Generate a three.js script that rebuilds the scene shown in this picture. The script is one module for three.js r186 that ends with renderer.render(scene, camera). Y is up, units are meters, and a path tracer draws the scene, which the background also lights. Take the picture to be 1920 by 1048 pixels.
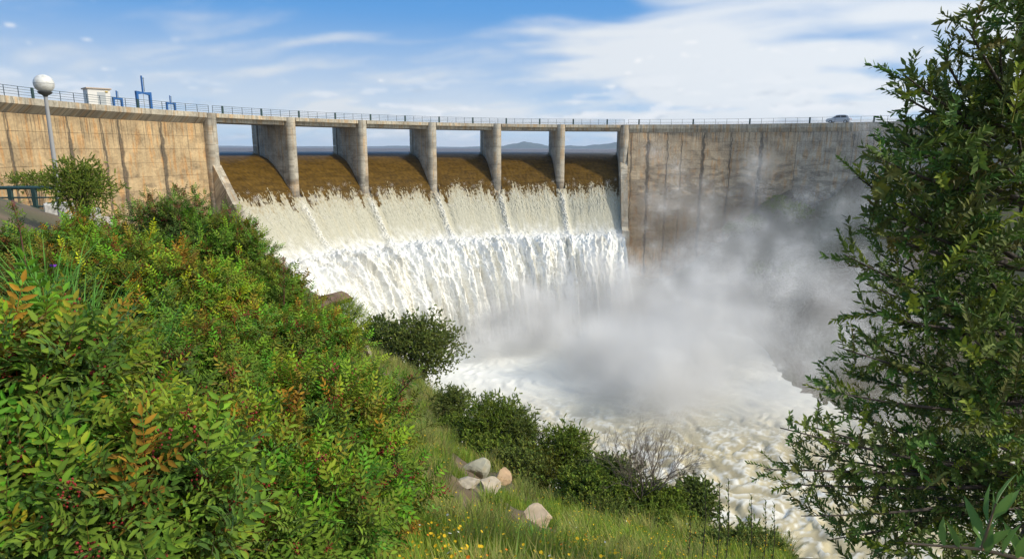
import * as THREE from 'three';
import { mergeGeometries } from 'three/addons/utils/BufferGeometryUtils.js';
import { createNoise2D, createNoise3D } from 'simplex-noise';

// ---------------------------------------------------------------- camera, sky, sun, exposure
const F = 1200, PITCH = Math.atan(246 / F), PC = Math.cos(PITCH), PS = Math.sin(PITCH);
const scene = new THREE.Scene();
const camera = new THREE.PerspectiveCamera(2 * Math.atan(524 / F) * 180 / Math.PI, 1920 / 1048, 0.1, 20000);
camera.position.set(0, 0, 0);
camera.rotation.set(-PITCH, 0, 0.0045, 'YXZ');
const SUN = new THREE.Vector3(0.80, 0.72, 0.34).normalize();
const SUN_POWER = 3.6, EXPOSURE = 1.02;

function rngOf(seed) { let s = seed | 0; return () => { s = (s + 0x6d2b79f5) | 0; let t = Math.imul(s ^ (s >>> 15), 1 | s); t = (t + Math.imul(t ^ (t >>> 7), 61 | t)) ^ t; return ((t ^ (t >>> 14)) >>> 0) / 4294967296; }; }
const n2 = createNoise2D(rngOf(11)), n3 = createNoise3D(rngOf(23));
const clamp = (x, a = 0, b = 1) => Math.min(b, Math.max(a, x)), lerp = (a, b, t) => a + (b - a) * t;
const smooth = (a, b, x) => { const t = clamp((x - a) / (b - a)); return t * t * (3 - 2 * t); };
const fbm2 = (x, y, o = 4) => { let s = 0, a = 0.5; for (let i = 0; i < o; i++) { s += a * n2(x, y); x = x * 2.03 + 7.1; y = y * 2.03 - 3.7; a *= 0.5; } return s; };
const fbm3 = (x, y, z, o = 4) => { let s = 0, a = 0.5; for (let i = 0; i < o; i++) { s += a * n3(x, y, z); x = x * 2.03 + 7.1; y = y * 2.03 - 3.7; z = z * 2.03 + 1.3; a *= 0.5; } return s; };

{ // sky: blue air, thin streaked cirrus, small cumulus towards the horizon; whiter towards the sun's side
  const W = 2048, H = 1024, data = new Float32Array(W * H * 4);
  for (let r = 0; r < H; r++) {
    const el = ((r + 0.5) / H - 0.5) * Math.PI, y = Math.sin(el), ce = Math.cos(el);
    for (let c = 0; c < W; c++) {
      const az = ((c + 0.5) / W - 0.5) * 2 * Math.PI, x = ce * Math.cos(az), z = ce * Math.sin(az), i = (r * W + c) * 4;
      let R, G, B;
      if (y < -0.01) { R = 0.55; G = 0.6; B = 0.66; } else {
        const h = Math.pow(clamp(1 - Math.max(0, y)), 8);
        R = lerp(0.038, 0.52, h); G = lerp(0.27, 0.74, h); B = lerp(0.70, 0.92, h);
        const k = 1 / (Math.max(0, y) + 0.16), px = x * k, pz = z * k;
        const warp = fbm2(px * 0.5 + 3, pz * 0.5, 3);
        const streak = fbm2(px * 0.5 + pz * 0.4 + warp * 0.4, pz * 1.7 - px * 0.6 + warp * 0.55, 6);
        const broad = fbm2(px * 0.33 - 4, pz * 0.45 + 9, 4);
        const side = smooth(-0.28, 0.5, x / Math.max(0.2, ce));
        let a = clamp(smooth(-0.42, 0.62, streak * 0.75 + broad * 0.8 + side * 0.9 - 0.47 + 0.45 * smooth(0.35, 0.8, y)));  // last term adds extra cloud overhead, out of view, to lift the ambient light
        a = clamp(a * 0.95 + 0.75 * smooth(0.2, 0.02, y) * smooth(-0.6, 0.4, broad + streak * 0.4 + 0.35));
        const toSun = Math.acos(clamp(x * SUN.x + y * SUN.y + z * SUN.z, -1, 1)), cw = lerp(0.80, 0.88, side) + 1.5 * Math.exp(-toSun * toSun / 0.16) + 0.35 * Math.exp(-toSun / 0.6);  // exp terms: added cloud glow round the out-of-view sun, brightens mist and scene
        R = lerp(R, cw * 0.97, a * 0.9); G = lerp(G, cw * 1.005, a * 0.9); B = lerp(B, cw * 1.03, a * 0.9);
        // low cumulus banks
        const u = az * 9, v = el * 34, cu = fbm2(u + 5, v * 1.3, 5) + 0.25 * n2(u * 0.3, 4);
        const band = smooth(0.0, 0.02, el) * smooth(0.13, 0.03, el), m = smooth(0.12, 0.42, cu) * band;
        if (m > 0) {
          const top = smooth(-0.1, 0.35, cu - fbm2(u + 5, (v + 0.55) * 1.3, 4));
          R = lerp(R, lerp(0.50, 0.92, top), m * 0.8); G = lerp(G, lerp(0.58, 0.94, top), m * 0.8); B = lerp(B, lerp(0.68, 0.97, top), m * 0.8);
        }
        const puff = 0.8 * smooth(0.56, 0.72, fbm2(az * 9 + 40, el * 46 + 3, 4) + 0.2 * n2(az * 2, 7)) * smooth(0.05, 0.09, el) * smooth(0.2, 0.14, el);
        R = lerp(R, 0.95, puff); G = lerp(G, 0.96, puff); B = lerp(B, 0.98, puff);
      }
      data[i] = R; data[i + 1] = G; data[i + 2] = B; data[i + 3] = 1;
    }
  }
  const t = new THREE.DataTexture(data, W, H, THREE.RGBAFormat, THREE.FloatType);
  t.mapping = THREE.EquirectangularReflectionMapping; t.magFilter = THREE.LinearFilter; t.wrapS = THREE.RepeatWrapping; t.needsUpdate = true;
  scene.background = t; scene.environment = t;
}
const sun = new THREE.DirectionalLight(new THREE.Color().setRGB(1, 0.93, 0.82), SUN_POWER);
sun.name = 'sun'; sun.position.copy(SUN).multiplyScalar(300); sun.target.position.set(0, -10, -80); sun.position.add(sun.target.position);
sun.castShadow = true; sun.shadow.radius = 3; sun.shadow.mapSize.set(4096, 4096);
Object.assign(sun.shadow.camera, { left: -160, right: 160, top: 120, bottom: -120, near: 1, far: 700 });
scene.add(sun, sun.target);

// ---------------------------------------------------------------- helpers
const V = (x, y, z) => new THREE.Vector3(x, y, z);
// a point at forward distance Z (metres) along the sight line of a pixel of the 1920 x 1048 picture
function at(px, py, Z) { const u = px - 960, v = 524 - py, f = F * PC + v * PS; return V(u / f * Z, (-F * PS + v * PC) / f * Z, -Z); }
const taken = new Map();
function numbered(name) { const k = taken.get(name) ?? 0; taken.set(name, k + 1); return k ? name + '_' + String(k).padStart(3, '0') : name; }
function tag(o, label, category, group) { o.userData.label = label; o.userData.category = category; if (group) o.userData.group = group; return o; }
function thing(name, label, category, pos, group) { const g = new THREE.Group(); g.name = numbered(name); if (pos) g.position.copy(pos); tag(g, label, category, group); scene.add(g); return g; }
function part(name, geo, mat, parent, stuff) { const m = new THREE.Mesh(geo, mat); m.name = name; m.castShadow = m.receiveShadow = true; if (stuff) m.userData.kind = 'stuff'; (parent ?? scene).add(m); return m; }
function struct(name, geo, mat, label) { const m = part(numbered(name), geo, mat); m.userData.kind = 'structure'; m.userData.label = label; return m; }
const lin = (r, g, b) => new THREE.Color().setRGB(r, g, b);
const std = (r, g, b, rough = 0.85, extra = {}) => new THREE.MeshStandardMaterial({ color: lin(r, g, b), roughness: rough, ...extra });
const s8 = (x) => { x = clamp(x); return Math.round(255 * (x <= 0.0031308 ? 12.92 * x : 1.055 * Math.pow(x, 1 / 2.4) - 0.055)); };
function tex(W, H, fn, srgb = true) {
  const d = new Uint8Array(W * H * 4);
  for (let j = 0; j < H; j++) for (let i = 0; i < W; i++) { const c = fn(i / W, j / H), k = (j * W + i) * 4; for (let q = 0; q < 3; q++) d[k + q] = srgb ? s8(c[q]) : Math.round(255 * clamp(c[q])); d[k + 3] = 255; }
  const t = new THREE.DataTexture(d, W, H); t.wrapS = t.wrapT = THREE.RepeatWrapping; t.magFilter = THREE.LinearFilter; if (srgb) t.colorSpace = THREE.SRGBColorSpace; t.needsUpdate = true; return t;
}
class GB { // a small mesh collector
  constructor() { this.p = []; this.c = []; this.i = []; this.uv = []; }
  v(x, y, z, c, u = 0, w = 0) { this.p.push(x, y, z); if (c) this.c.push(c[0], c[1], c[2]); this.uv.push(u, w); return this.p.length / 3 - 1; }
  t(a, b, c) { this.i.push(a, b, c); }
  q(a, b, c, d) { this.i.push(a, b, c, a, c, d); }
  geo(flat) {
    let g = new THREE.BufferGeometry();
    g.setAttribute('position', new THREE.Float32BufferAttribute(this.p, 3)); g.setAttribute('uv', new THREE.Float32BufferAttribute(this.uv, 2));
    if (this.c.length) g.setAttribute('color', new THREE.Float32BufferAttribute(this.c, 3));
    g.setIndex(this.i); if (flat) g = g.toNonIndexed(); g.computeVertexNormals(); return g;
  }
  tube(pts, r0, r1, sides = 5, c) {
    const ring = [], up = V(0.31, 0.17, 0.93).normalize(), T = V(), A = V(), B = V();
    for (let k = 0; k < pts.length; k++) {
      T.copy(pts[Math.min(k + 1, pts.length - 1)]).sub(pts[Math.max(k - 1, 0)]).normalize(); A.crossVectors(T, Math.abs(T.dot(up)) > 0.95 ? V(1, 0, 0) : up).normalize(); B.crossVectors(T, A);
      const r = lerp(r0, r1, k / (pts.length - 1)), row = [];
      for (let s = 0; s < sides; s++) { const a = s / sides * Math.PI * 2, x = Math.cos(a) * r, y = Math.sin(a) * r; row.push(this.v(pts[k].x + A.x * x + B.x * y, pts[k].y + A.y * x + B.y * y, pts[k].z + A.z * x + B.z * y, c, s / sides, k)); }
      ring.push(row);
    }
    for (let k = 0; k + 1 < ring.length; k++) for (let s = 0; s < sides; s++) { const n = (s + 1) % sides; this.q(ring[k][s], ring[k][n], ring[k + 1][n], ring[k + 1][s]); }
    return this;
  }
  // one leaf: a folded lanceolate blade
  leaf(o, d, n, len, wid, c, fold = 0.25, droop = 0.15) {
    const s = V().crossVectors(d, n).normalize(), m = V().crossVectors(s, d).normalize(), c2 = [c[0] * 1.12, c[1] * 1.08, c[2] * 1.1], P = [];
    const put = (t, w, h, col) => { const q = o.clone().addScaledVector(d, t * len).addScaledVector(s, w * wid).addScaledVector(m, h * wid - droop * len * t * t); P.push(this.v(q.x, q.y, q.z, col)); };
    put(0, 0, 0, c); put(0.38, -0.5, fold, c); put(0.38, 0, 0, c2); put(0.38, 0.5, fold, c); put(0.72, -0.36, fold * 0.8, c); put(0.72, 0, 0, c2); put(0.72, 0.36, fold * 0.8, c); put(1, 0, 0, c);
    const [a, b, e, f, g, h, i, k] = P;
    this.t(a, e, b); this.t(a, f, e); this.q(b, e, h, g); this.q(e, f, i, h); this.t(g, h, k); this.t(h, i, k);
  }
}
const box = (w, h, d, x = 0, y = 0, z = 0) => new THREE.BoxGeometry(w, h, d).translate(x, y, z);
function slopedBox(w, h, d, bevel = 0.03) { const s = new THREE.Shape(); s.moveTo(-w / 2, -h / 2); s.lineTo(w / 2, -h / 2); s.lineTo(w / 2, h / 2); s.lineTo(-w / 2, h / 2); const g = new THREE.ExtrudeGeometry(s, { depth: d - 2 * bevel, bevelEnabled: true, bevelSize: bevel, bevelThickness: bevel, bevelSegments: 1 }); return g.translate(0, 0, -d / 2 + bevel); }

// ---------------------------------------------------------------- the dam's arc: centre, radius; angle th (degrees), o = metres downstream of the crest road's edge
const CX = 18, CZ = 69.8, RAD = 69.3, D2R = Math.PI / 180;
const onArc = (th, o, y) => V(CX + (RAD - o) * Math.sin(th * D2R), y, -(CZ + (RAD - o) * Math.cos(th * D2R)));
function thAt(px, o) { // angle at which the sight line of column px meets the arc
  const dx = (px - 960) / 1225, r = RAD - o, a = dx * dx + 1, b = -2 * (dx * CX + CZ), c = CX * CX + CZ * CZ - r * r, Z = (-b + Math.sqrt(b * b - 4 * a * c)) / (2 * a);
  return Math.atan2(dx * Z - CX, Z - CZ) / D2R;
}
const PIER = [0, 1, 2, 3, 4, 5, 6].map((k) => -65.5 + 11.72 * k + [0, 0.58, 0.67, 1.05, 0.87, 0.53, 0][k]);
const pierCoord = (th) => { if (th <= PIER[0]) return (th - PIER[0]) / 11.72; for (let k = 0; k < 6; k++) if (th <= PIER[k + 1]) return k + (th - PIER[k]) / (PIER[k + 1] - PIER[k]); return 6 + (th - PIER[6]) / 11.72; };
// a solid with cross-section prof [[o, y], ...] swept along the arc from th0 to th1; uv in metres (arc length, height)
function arcSolid(th0, th1, prof, seg = 1, flat = true) {
  const g = new GB(), n = prof.length, P = (t, q) => { const v = onArc(t, q[0], q[1]); return g.v(v.x, v.y, v.z, null, (t + 110) * D2R * RAD, q[1] - q[0]); };
  for (let s = 0; s < seg; s++) {
    const a = lerp(th0, th1, s / seg), b = lerp(th0, th1, (s + 1) / seg);
    for (let k = 0; k < n; k++) { const q = prof[k], r = prof[(k + 1) % n]; g.q(P(a, q), P(b, q), P(b, r), P(a, r)); }
  }
  const tri = THREE.ShapeUtils.triangulateShape(prof.map((q) => new THREE.Vector2(q[0], q[1])), []);
  for (const [t, rev] of [[th0, 1], [th1, 0]]) for (const [a, b, c] of tri) { const i = P(t, prof[a]), j = P(t, prof[b]), k = P(t, prof[c]); rev ? g.t(i, k, j) : g.t(i, j, k); }
  return g.geo(flat);
}

// ---------------------------------------------------------------- ground: thin-plate spline through surveyed points
const CTRL = [[0, 0, -1.75], [-3, 0, -1.7], [3, 0, -2.6], [0, -15, -1.5], [-15, -15, -1], [15, -15, -4], [-2, 2, -1.95], [0, 2.4, -2.0], [-0.8, 5.5, -3.7], [0.6, 8, -5.4], [0.7, 12, -7.5], [0.2, 16.5, -9.2], [1.5, 16, -9.4], [-0.5, 18, -9.2], [1.75, 12.5, -8.0], [2.7, 14, -8.8], [4.5, 14.5, -9.6], [3.7, 9, -6.2], [3.5, 17.5, -12], [0.6, 22, -13.5], [1, 30, -21], [2, 38, -33],
  [-13, 20, -2.45], [-18, 23, -2.6], [-9, 13, -2.4], [-25, 30, -2.8], [-30, 42, -6.5], [-6, 6, -2.3], [-6, 10, -2.5], [-2.5, 4.5, -2.6], [-4, 6.5, -2.7], [-1.5, 6.5, -3.8], [-2, 12, -5.6], [-7, 20, -6.0], [-5, 20, -7.6], [-6, 15, -5.6], [-9, 26, -7.2], [-12, 30, -7.2], [-8.2, 30, -9],
  [-4.6, 31, -12.6], [-1.8, 27, -12.4], [-2, 36, -20], [-6, 38, -17], [0, 45, -34], [-20, 60, -13.6], [-15, 58, -16], [-10, 56, -25], [-5, 55, -34], [-16, 42, -10], [-25, 60, -11.5], [-23, 50, -9.5], [-31, 60, -10.5], [-38, 75, -11.5], [-20, 35, -8.5], [-48, 64, -8.5], [-60, 40, -3], [-60, 0, -1], [-40, 15, -2],
  [3, 5, -4.3], [7, 8, -6.8], [8, 3, -5], [9, 16, -13.5], [10, 25, -24], [12, 32, -33], [16, 14, -16], [25, 15, -26], [30, 30, -36], [20, 50, -38], [20, 80, -38], [0, 75, -38], [45, 55, -35], [60, 60, -35], [75, 50, -27], [90, 30, -18], [60, 20, -37], [60, -10, -26], [70, 85, -15], [62, 80, -25], [100, 70, 3]];
for (let t = -62; t <= 0; t += 12) for (const [o, y] of [[4, -21], [14, -34], [26, -38]]) { const v = onArc(t, o, 0); CTRL.push([v.x, -v.z, y]); }
for (const [t, o, y] of [[-74, 0, -11], [-82, 0, -9.5], [-69, 3, -12], [-66, 8, -20], [-68, 9, -18], [-67, 16, -20], [-62, 18, -27], [12, 6, -30], [20, 3, -20], [27, 3, -13], [35, 3, -8.5], [45, 3, -5.5], [60, 3, -3], [15, 24, -37], [28, 22, -36], [38, 20, -29], [48, 20, -19]]) { const v = onArc(t, o, 0); CTRL.push([v.x, -v.z, y]); }
const ground = (() => {
  const n = CTRL.length, m = n + 3, A = [], U = (r2) => (r2 > 1e-9 ? r2 * Math.log(r2) : 0);
  for (let i = 0; i < m; i++) A.push(new Float64Array(m + 1));
  for (let i = 0; i < n; i++) { for (let j = 0; j < n; j++) A[i][j] = U((CTRL[i][0] - CTRL[j][0]) ** 2 + (CTRL[i][1] - CTRL[j][1]) ** 2); A[i][i] += 4; A[i][n] = A[n][i] = 1; A[i][n + 1] = A[n + 1][i] = CTRL[i][0]; A[i][n + 2] = A[n + 2][i] = CTRL[i][1]; A[i][m] = CTRL[i][2]; }
  for (let c = 0; c < m; c++) { let p = c; for (let r = c + 1; r < m; r++) if (Math.abs(A[r][c]) > Math.abs(A[p][c])) p = r; [A[c], A[p]] = [A[p], A[c]]; for (let r = c + 1; r < m; r++) { const k = A[r][c] / A[c][c]; if (k) for (let q = c; q <= m; q++) A[r][q] -= k * A[c][q]; } }
  const w = new Float64Array(m); for (let c = m - 1; c >= 0; c--) { let s = A[c][m]; for (let q = c + 1; q < m; q++) s -= A[c][q] * w[q]; w[c] = s / A[c][c]; }
  return (x, Z) => {
    let y = w[n] + w[n + 1] * x + w[n + 2] * Z; for (let i = 0; i < n; i++) y += w[i] * U((x - CTRL[i][0]) ** 2 + (Z - CTRL[i][1]) ** 2);
    y += fbm2(x * 0.35, Z * 0.35, 4) * 0.35 * smooth(0, 8, Math.hypot(x, Z)) + fbm2(x * 1.7, Z * 1.7, 3) * 0.07;
    const dr = Math.hypot(x - CX, Z - CZ) - RAD, far = Math.hypot(x - 10, Z - 50);
    y = clamp(y, -40, 14); y = lerp(y, -4, smooth(110, 190, far));
    if (Z > 45 || x < -45) y = lerp(y, Math.min(y, -14), smooth(0.5, 4, dr) * (Math.abs(Math.atan2(x - CX, Z - CZ)) < 2.0 ? 1 : 0));
    return y;
  };
})();
{
  const N = 260, g = new GB(), map = (k) => { const u = (k / N - 0.5) * 2; return Math.sign(u) * 5200 * (Math.sinh(10.4 * Math.abs(u)) / Math.sinh(10.4)); };
  for (let j = 0; j <= N; j++) for (let i = 0; i <= N; i++) {
    const x = map(i) + 0.3, Z = map(j) + 8, y = ground(x, Z), k = fbm2(x * 0.6, Z * 0.6, 4), m = smooth(-0.15, 0.3, k), r = 0.85 + 0.4 * fbm2(x * 3, Z * 3, 3);
    g.v(x, y, -Z, [lerp(0.15, 0.075, m) * r, lerp(0.105, 0.085, m) * r, lerp(0.06, 0.03, m) * r], x, Z);
  }
  for (let j = 0; j < N; j++) for (let i = 0; i < N; i++) { const a = j * (N + 1) + i; g.q(a, a + 1, a + N + 2, a + N + 1); }
  struct('ground', g.geo(), std(1, 1, 1, 0.95, { vertexColors: true }), 'earth and hillside on both banks below the dam');
}

// ---------------------------------------------------------------- concrete
const jointL = [-20, 13, 127, 190, 222, 300, 999].map((p) => (p < 0 ? -104 : p > 990 ? PIER[0] - 0.62 : thAt(p, -1))), jointR = [0, 1249, 1315, 1368, 1425, 1494, 1600, 1720, 1850, 1990].map((p) => (p ? thAt(p, -0.3) : PIER[6] + 0.6));
const stainL = [[13, 0.5], [127, 0.75], [190, 0.45], [222, 1.0], [300, 1.0], [386, 0.9]].map(([p, w]) => [(thAt(p, -1) + 110) * D2R * RAD, w]);
const stainR = [[1212, 1.0], [1316, 0.85], [1425, 1.0], [1368, 0.3], [1249, 0.3], [1495, 0.5], [1180, 0.4], [1275, 0.25]].map(([p, w]) => [(thAt(p, -0.3) + 110) * D2R * RAD, w]);
// wall texture over u = arc length 0..W metres, v = height -24..6
function wallTex(W, stains, tone, seed, runs = 0.55) {
  return tex(1536, 512, (u, v) => {
    const s = u * W, h = -24 + v * 30, k = seed * 31.7;
    const blotch = fbm2(s * 0.16 + k, h * 0.22, 5), fine = fbm2(s * 2.2 + k, h * 2.2, 4), vert = fbm2(s * 1.5 + k, h * 0.09, 4), patch = smooth(0.05, 0.3, fbm2(s * 0.30 + k, h * 0.45 + 20, 4));
    let c = [tone[0], tone[1], tone[2]].map((x, q) => x * (1 + 0.35 * blotch + 0.28 * fine + 0.17 * vert * (q + 2) / 3));
    const rust = smooth(0.1, 0.42, fbm2(s * 0.9 + k + 50, h * 0.12, 4)); c = [c[0] * lerp(1, 1.06, rust), c[1] * lerp(1, 0.87, rust), c[2] * lerp(1, 0.68, rust)];
    c = c.map((x) => x * lerp(1, 0.72, patch * 0.7));
    const drip = smooth(0.08, 0.4, fbm2(s * 2.6 + k, h * 0.06 + 3, 4)) * smooth(-1.8 + 3 * n2(s * 1.1, k), 3.6, h); // algae runs below the coping
    let dark = drip * runs;
    for (const [q, w] of stains) { const wob = n2(q, h * 0.35) * 0.16 + n2(q * 3, h * 1.7) * 0.06, d = Math.abs(s - q - 0.22 + wob), wd = w * (0.2 + 0.55 * smooth(3.4, 0.5, h) * (0.65 + 0.35 * n2(q + 9, h * 0.5))); dark = Math.max(dark, smooth(wd, wd * 0.35, d) * (0.80 + 0.2 * fine)); }
    const damp = smooth(0.0, 0.35, fbm2(s * 0.22 + k + 9, h * 0.5 - 7, 4) - (h + 5.5) * 0.09); dark = Math.max(dark, damp * 0.42);
    return [lerp(c[0], 0.055, dark), lerp(c[1], 0.045, dark), lerp(c[2], 0.033, dark)];
  });
}
const uvMat = (t, W, u0, rough = 0.9) => { t.repeat.set(1 / W, 1 / 30); t.offset.set(-u0 / W, 24 / 30); return new THREE.MeshStandardMaterial({ map: t, roughness: rough }); };
const sL0 = (-105 + 110) * D2R * RAD, sR0 = (4 + 110) * D2R * RAD;
const matL = uvMat(wallTex(50, stainL.map(([q, w]) => [q - sL0, w]), [0.44, 0.315, 0.165], 1), 50, sL0);
const matR = uvMat(wallTex(82, stainR.map(([q, w]) => [q - sR0, w]), [0.42, 0.32, 0.20], 2), 82, sR0);
const matG = uvMat(wallTex(60, [[6, 0.4], [19, 0.4], [33, 0.5], [47, 0.4]], [0.40, 0.335, 0.24], 3), 60, 0);
const matP = uvMat(wallTex(24, [[5, 0.12], [17, 0.12]], [0.41, 0.365, 0.28], 4, 0.4), 24, 0);
const matF = uvMat(wallTex(40, [[3, 0.3], [22, 0.35]], [0.42, 0.37, 0.275], 5, 0.45), 40, 0);
const matCore = std(0.07, 0.055, 0.04, 0.95);
const dam = thing('concrete_dam', 'curved concrete dam with an open six-bay spillway and crest road', 'dam', V(0, 0, 0));
function wallBlocks(joints, face, batter, bottom, mats, lift = 1.86) {
  const fo = (y) => face + (3.4 - y) * batter;
  for (let k = 0; k + 1 < joints.length; k++) {
    const a = joints[k], b = joints[k + 1], gap = 0.035 / RAD / D2R, blk = new THREE.Group(); blk.name = 'wall_block'; dam.add(blk);
    part('core', arcSolid(a, b, [[fo(3.4) - 5, 3.4], [fo(3.4) - 5, bottom], [fo(bottom) - 0.09, bottom], [fo(3.4) - 0.09, 3.4]], 2), matCore, blk);
    let r = rngOf(100 + k + joints.length * 7);
    for (let y = 3.4; y > bottom + 0.5; y -= lift) {
      const y1 = Math.max(bottom, y - lift) + 0.035, proud = (r() - 0.5) * 0.02;
      part('panel', arcSolid(a + gap, b - gap, [[fo(y) - 0.4, y], [fo(y1) - 0.4, y1], [fo(y1) + proud, y1], [fo(y) + proud, y]], 2), mats(k), blk);
    }
  }
}
wallBlocks(jointL, -1, 0.02, -19, () => matL);
wallBlocks(jointR, -0.35, 0.16, -27, (k) => (k < 5 ? matR : matG));
// coping and road slab on the walls
part('coping', arcSolid(-104, PIER[0] - 0.7, [[-8.6, 5], [-8.6, 3.42], [-1.05, 3.42], [0, 4.3], [0, 5]], 24), matF, dam);
part('coping', arcSolid(PIER[6] + 0.7, 72, [[-8.6, 5], [-8.6, 3.42], [-0.4, 3.42], [0, 4.2], [0, 5]], 30), matF, dam);
// piers
function pierShape(len0, len1, w) {
  const s = new THREE.Shape(), h = w / 2; s.moveTo(-len0, -h + 0.35); s.lineTo(-len0 + 0.5, -h); s.lineTo(-9.2, -h); s.lineTo(-9.2, -h + 0.3); s.lineTo(-8.75, -h + 0.3); s.lineTo(-8.75, -h); s.lineTo(len1 - h, -h);
  for (let k = 1; k <= 10; k++) { const a = -Math.PI / 2 + k / 10 * Math.PI; s.lineTo(len1 - h + Math.cos(a) * h, Math.sin(a) * h); }
  s.lineTo(-8.75, h); s.lineTo(-8.75, h - 0.3); s.lineTo(-9.2, h - 0.3); s.lineTo(-9.2, h); s.lineTo(-len0 + 0.5, h); s.lineTo(-len0, h - 0.35); return s;
}
PIER.forEach((th, k) => {
  const pg = new THREE.Group(); pg.name = 'pier'; dam.add(pg); pg.position.copy(onArc(th, 0, 0)); pg.rotation.y = -(th * D2R + Math.PI / 2);
  const cuts = [5.0, 4.05, 2.2, 0.35, -1.5, -3.35, -5.2, -7.05, -12, -19];
  for (let i = 0; i + 1 < cuts.length; i++) {
    const hgt = cuts[i] - cuts[i + 1] - 0.03, wob = 0.012 * ((i * 7 + k * 3) % 3), g = new THREE.ExtrudeGeometry(pierShape(i ? 11.2 : 8.4, 0.42 + wob, 1.75 + wob), { depth: hgt, bevelEnabled: false });
    g.rotateX(-Math.PI / 2).translate(0, cuts[i + 1], 0);
    const p = g.attributes.position, n = g.attributes.normal, uv = g.attributes.uv; for (let q = 0; q < p.count; q++) uv.setXY(q, p.getX(q) * (Math.abs(n.getX(q)) < 0.9 ? 1 : 0) + p.getZ(q) + 3 + k * 3.3, p.getY(q));
    part('lift', g, matP, pg);
  }
  part('core', box(9, 23, 1.5, -5, -7.2, 0), matCore, pg);
});
// bridge spans between the piers
for (let k = 0; k < 6; k++) {
  const w = 0.9 / RAD / D2R, a = PIER[k] + w, b = PIER[k + 1] - w, sp = new THREE.Group(); sp.name = 'bridge_span'; dam.add(sp);
  part('slab', arcSolid(a, b, [[-8.3, 4.97], [-8.3, 4.36], [0, 4.36], [0, 4.97]], 4), matF, sp);
  for (const o of [-0.75, -3.9, -7.1]) part('beam', arcSolid(a, b, [[o - 0.55, 4.357], [o - 0.55, 3.72], [o, 3.72], [o, 4.357]], 4), matP, sp);
}
// spillway body and its training walls
const FLOW = [[-16, -0.8], [-12, -0.84], [-10, -0.9], [-8, -1.1], [-6, -1.75], [-4, -3.0], [-2, -4.9], [0, -7.4], [2, -10.4], [4, -13.2], [6, -15.7], [8, -17.4], [9.8, -18.1], [11.5, -18.0], [13, -17.8], [15, -18.0], [17, -18.8], [19, -20.4], [21, -22.9], [22.7, -26], [24.1, -29.8], [25.5, -36]];
const flowCurve = new THREE.CatmullRomCurve3(FLOW.map(([o, y]) => V(o, y, 0)), false, 'centripetal'), FL = flowCurve.getLength();
part('spillway', arcSolid(PIER[0], PIER[6], [[-11, -2], [-11, -30], [11.4, -30], [11.4, -18.9], ...FLOW.slice(4, 13).reverse().map(([o, y]) => [o, y - 0.8]), [-8, -2]], 36), matP, dam);
for (const [th, s] of [[PIER[0], -1], [PIER[6], 1]]) {
  const w = 0.75 / RAD / D2R, top = [[0.2, -2.7], [1.2, -4.3], [2.4, -6.3], [4, -9], [5.4, -11.8], [6.8, -14.0], [8.2, -15.6], [9.6, -16.2], [11.9, -16.1]];
  for (let i = 0; i + 1 < top.length; i++) part('training_wall', arcSolid(th - w + i * 0.0008, th + w, [[top[i][0] + 0.02, top[i][1]], [top[i][0] + 0.02, -24], [top[i + 1][0], -24], top[i + 1]], 1), i % 2 ? matP : matF, dam);
}

// ---------------------------------------------------------------- water
function flowAt(t) { const p = flowCurve.getPointAt(clamp(t)), d = flowCurve.getTangentAt(clamp(t)); return [p.x, p.y, -d.y, d.x]; }  // o, y and the outward normal (no, ny)
const tOf = (o) => { let a = 0, b = 1; for (let k = 0; k < 30; k++) { const m = (a + b) / 2; flowCurve.getPointAt(m).x < o ? (a = m) : (b = m); } return a; };
{ // smooth brown sheet running over the crest, seen through to the algae-banded concrete
  for (let k = 0; k < 6; k++) {
    const w = 0.88 / RAD / D2R, a = PIER[k] + w, b = PIER[k + 1] - w, g = new GB(), NS = 60, NT = 90, t1 = tOf(2.4);
    for (let j = 0; j <= NT; j++) {
      const t = t1 * j / NT, [o, y, no, ny] = flowAt(t), rip = smooth(-7, 1, o);
      for (let i = 0; i <= NS; i++) {
        const s = i / NS, th = lerp(a, b, s), L = (th + 110) * D2R * RAD, draw = Math.exp(-Math.min(s, 1 - s) * 14 * 1.2) * smooth(-12, -8, o) * smooth(2, -3, o) * 0.4;
        const d = (fbm2(L * 0.9, o * 0.35 + k * 5, 4) * 0.10 + fbm2(L * 3.1, o * 0.8, 3) * 0.05) * (0.25 + rip) - draw, v = onArc(th, o + no * d, y + ny * d);
        const edge = fbm2(L * 0.35, k * 3, 3) * 0.22, yy = y + edge, f = 0.82 + 0.5 * fbm2(L * 1.3, yy * 3, 4) + 0.22 * n2(L * 0.25, yy * 9);
        const A = [0.105, 0.060, 0.010];
        const cc = [0, 1, 2].map((q) => A[q] * (1 + 0.45 * fbm2(L * 0.12 + k * 9, o * 1.3 + 20, 4)) * f);
        g.v(v.x, v.y, v.z, cc, L, o);
      }
    }
    for (let j = 0; j < NT; j++) for (let i = 0; i < NS; i++) { const q = j * (NS + 1) + i; g.q(q, q + 1, q + NS + 2, q + NS + 1); }
    struct('spillway_water', g.geo(), new THREE.MeshPhysicalMaterial({ vertexColors: true, roughness: 0.3, specularIntensity: 0.1 }), 'smooth brown sheet of water sliding over the crest');
  }
}
const CREAM = [0.41, 0.39, 0.295], WHITE = [0.80, 0.79, 0.73], TAN = [0.47, 0.42, 0.28];
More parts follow.
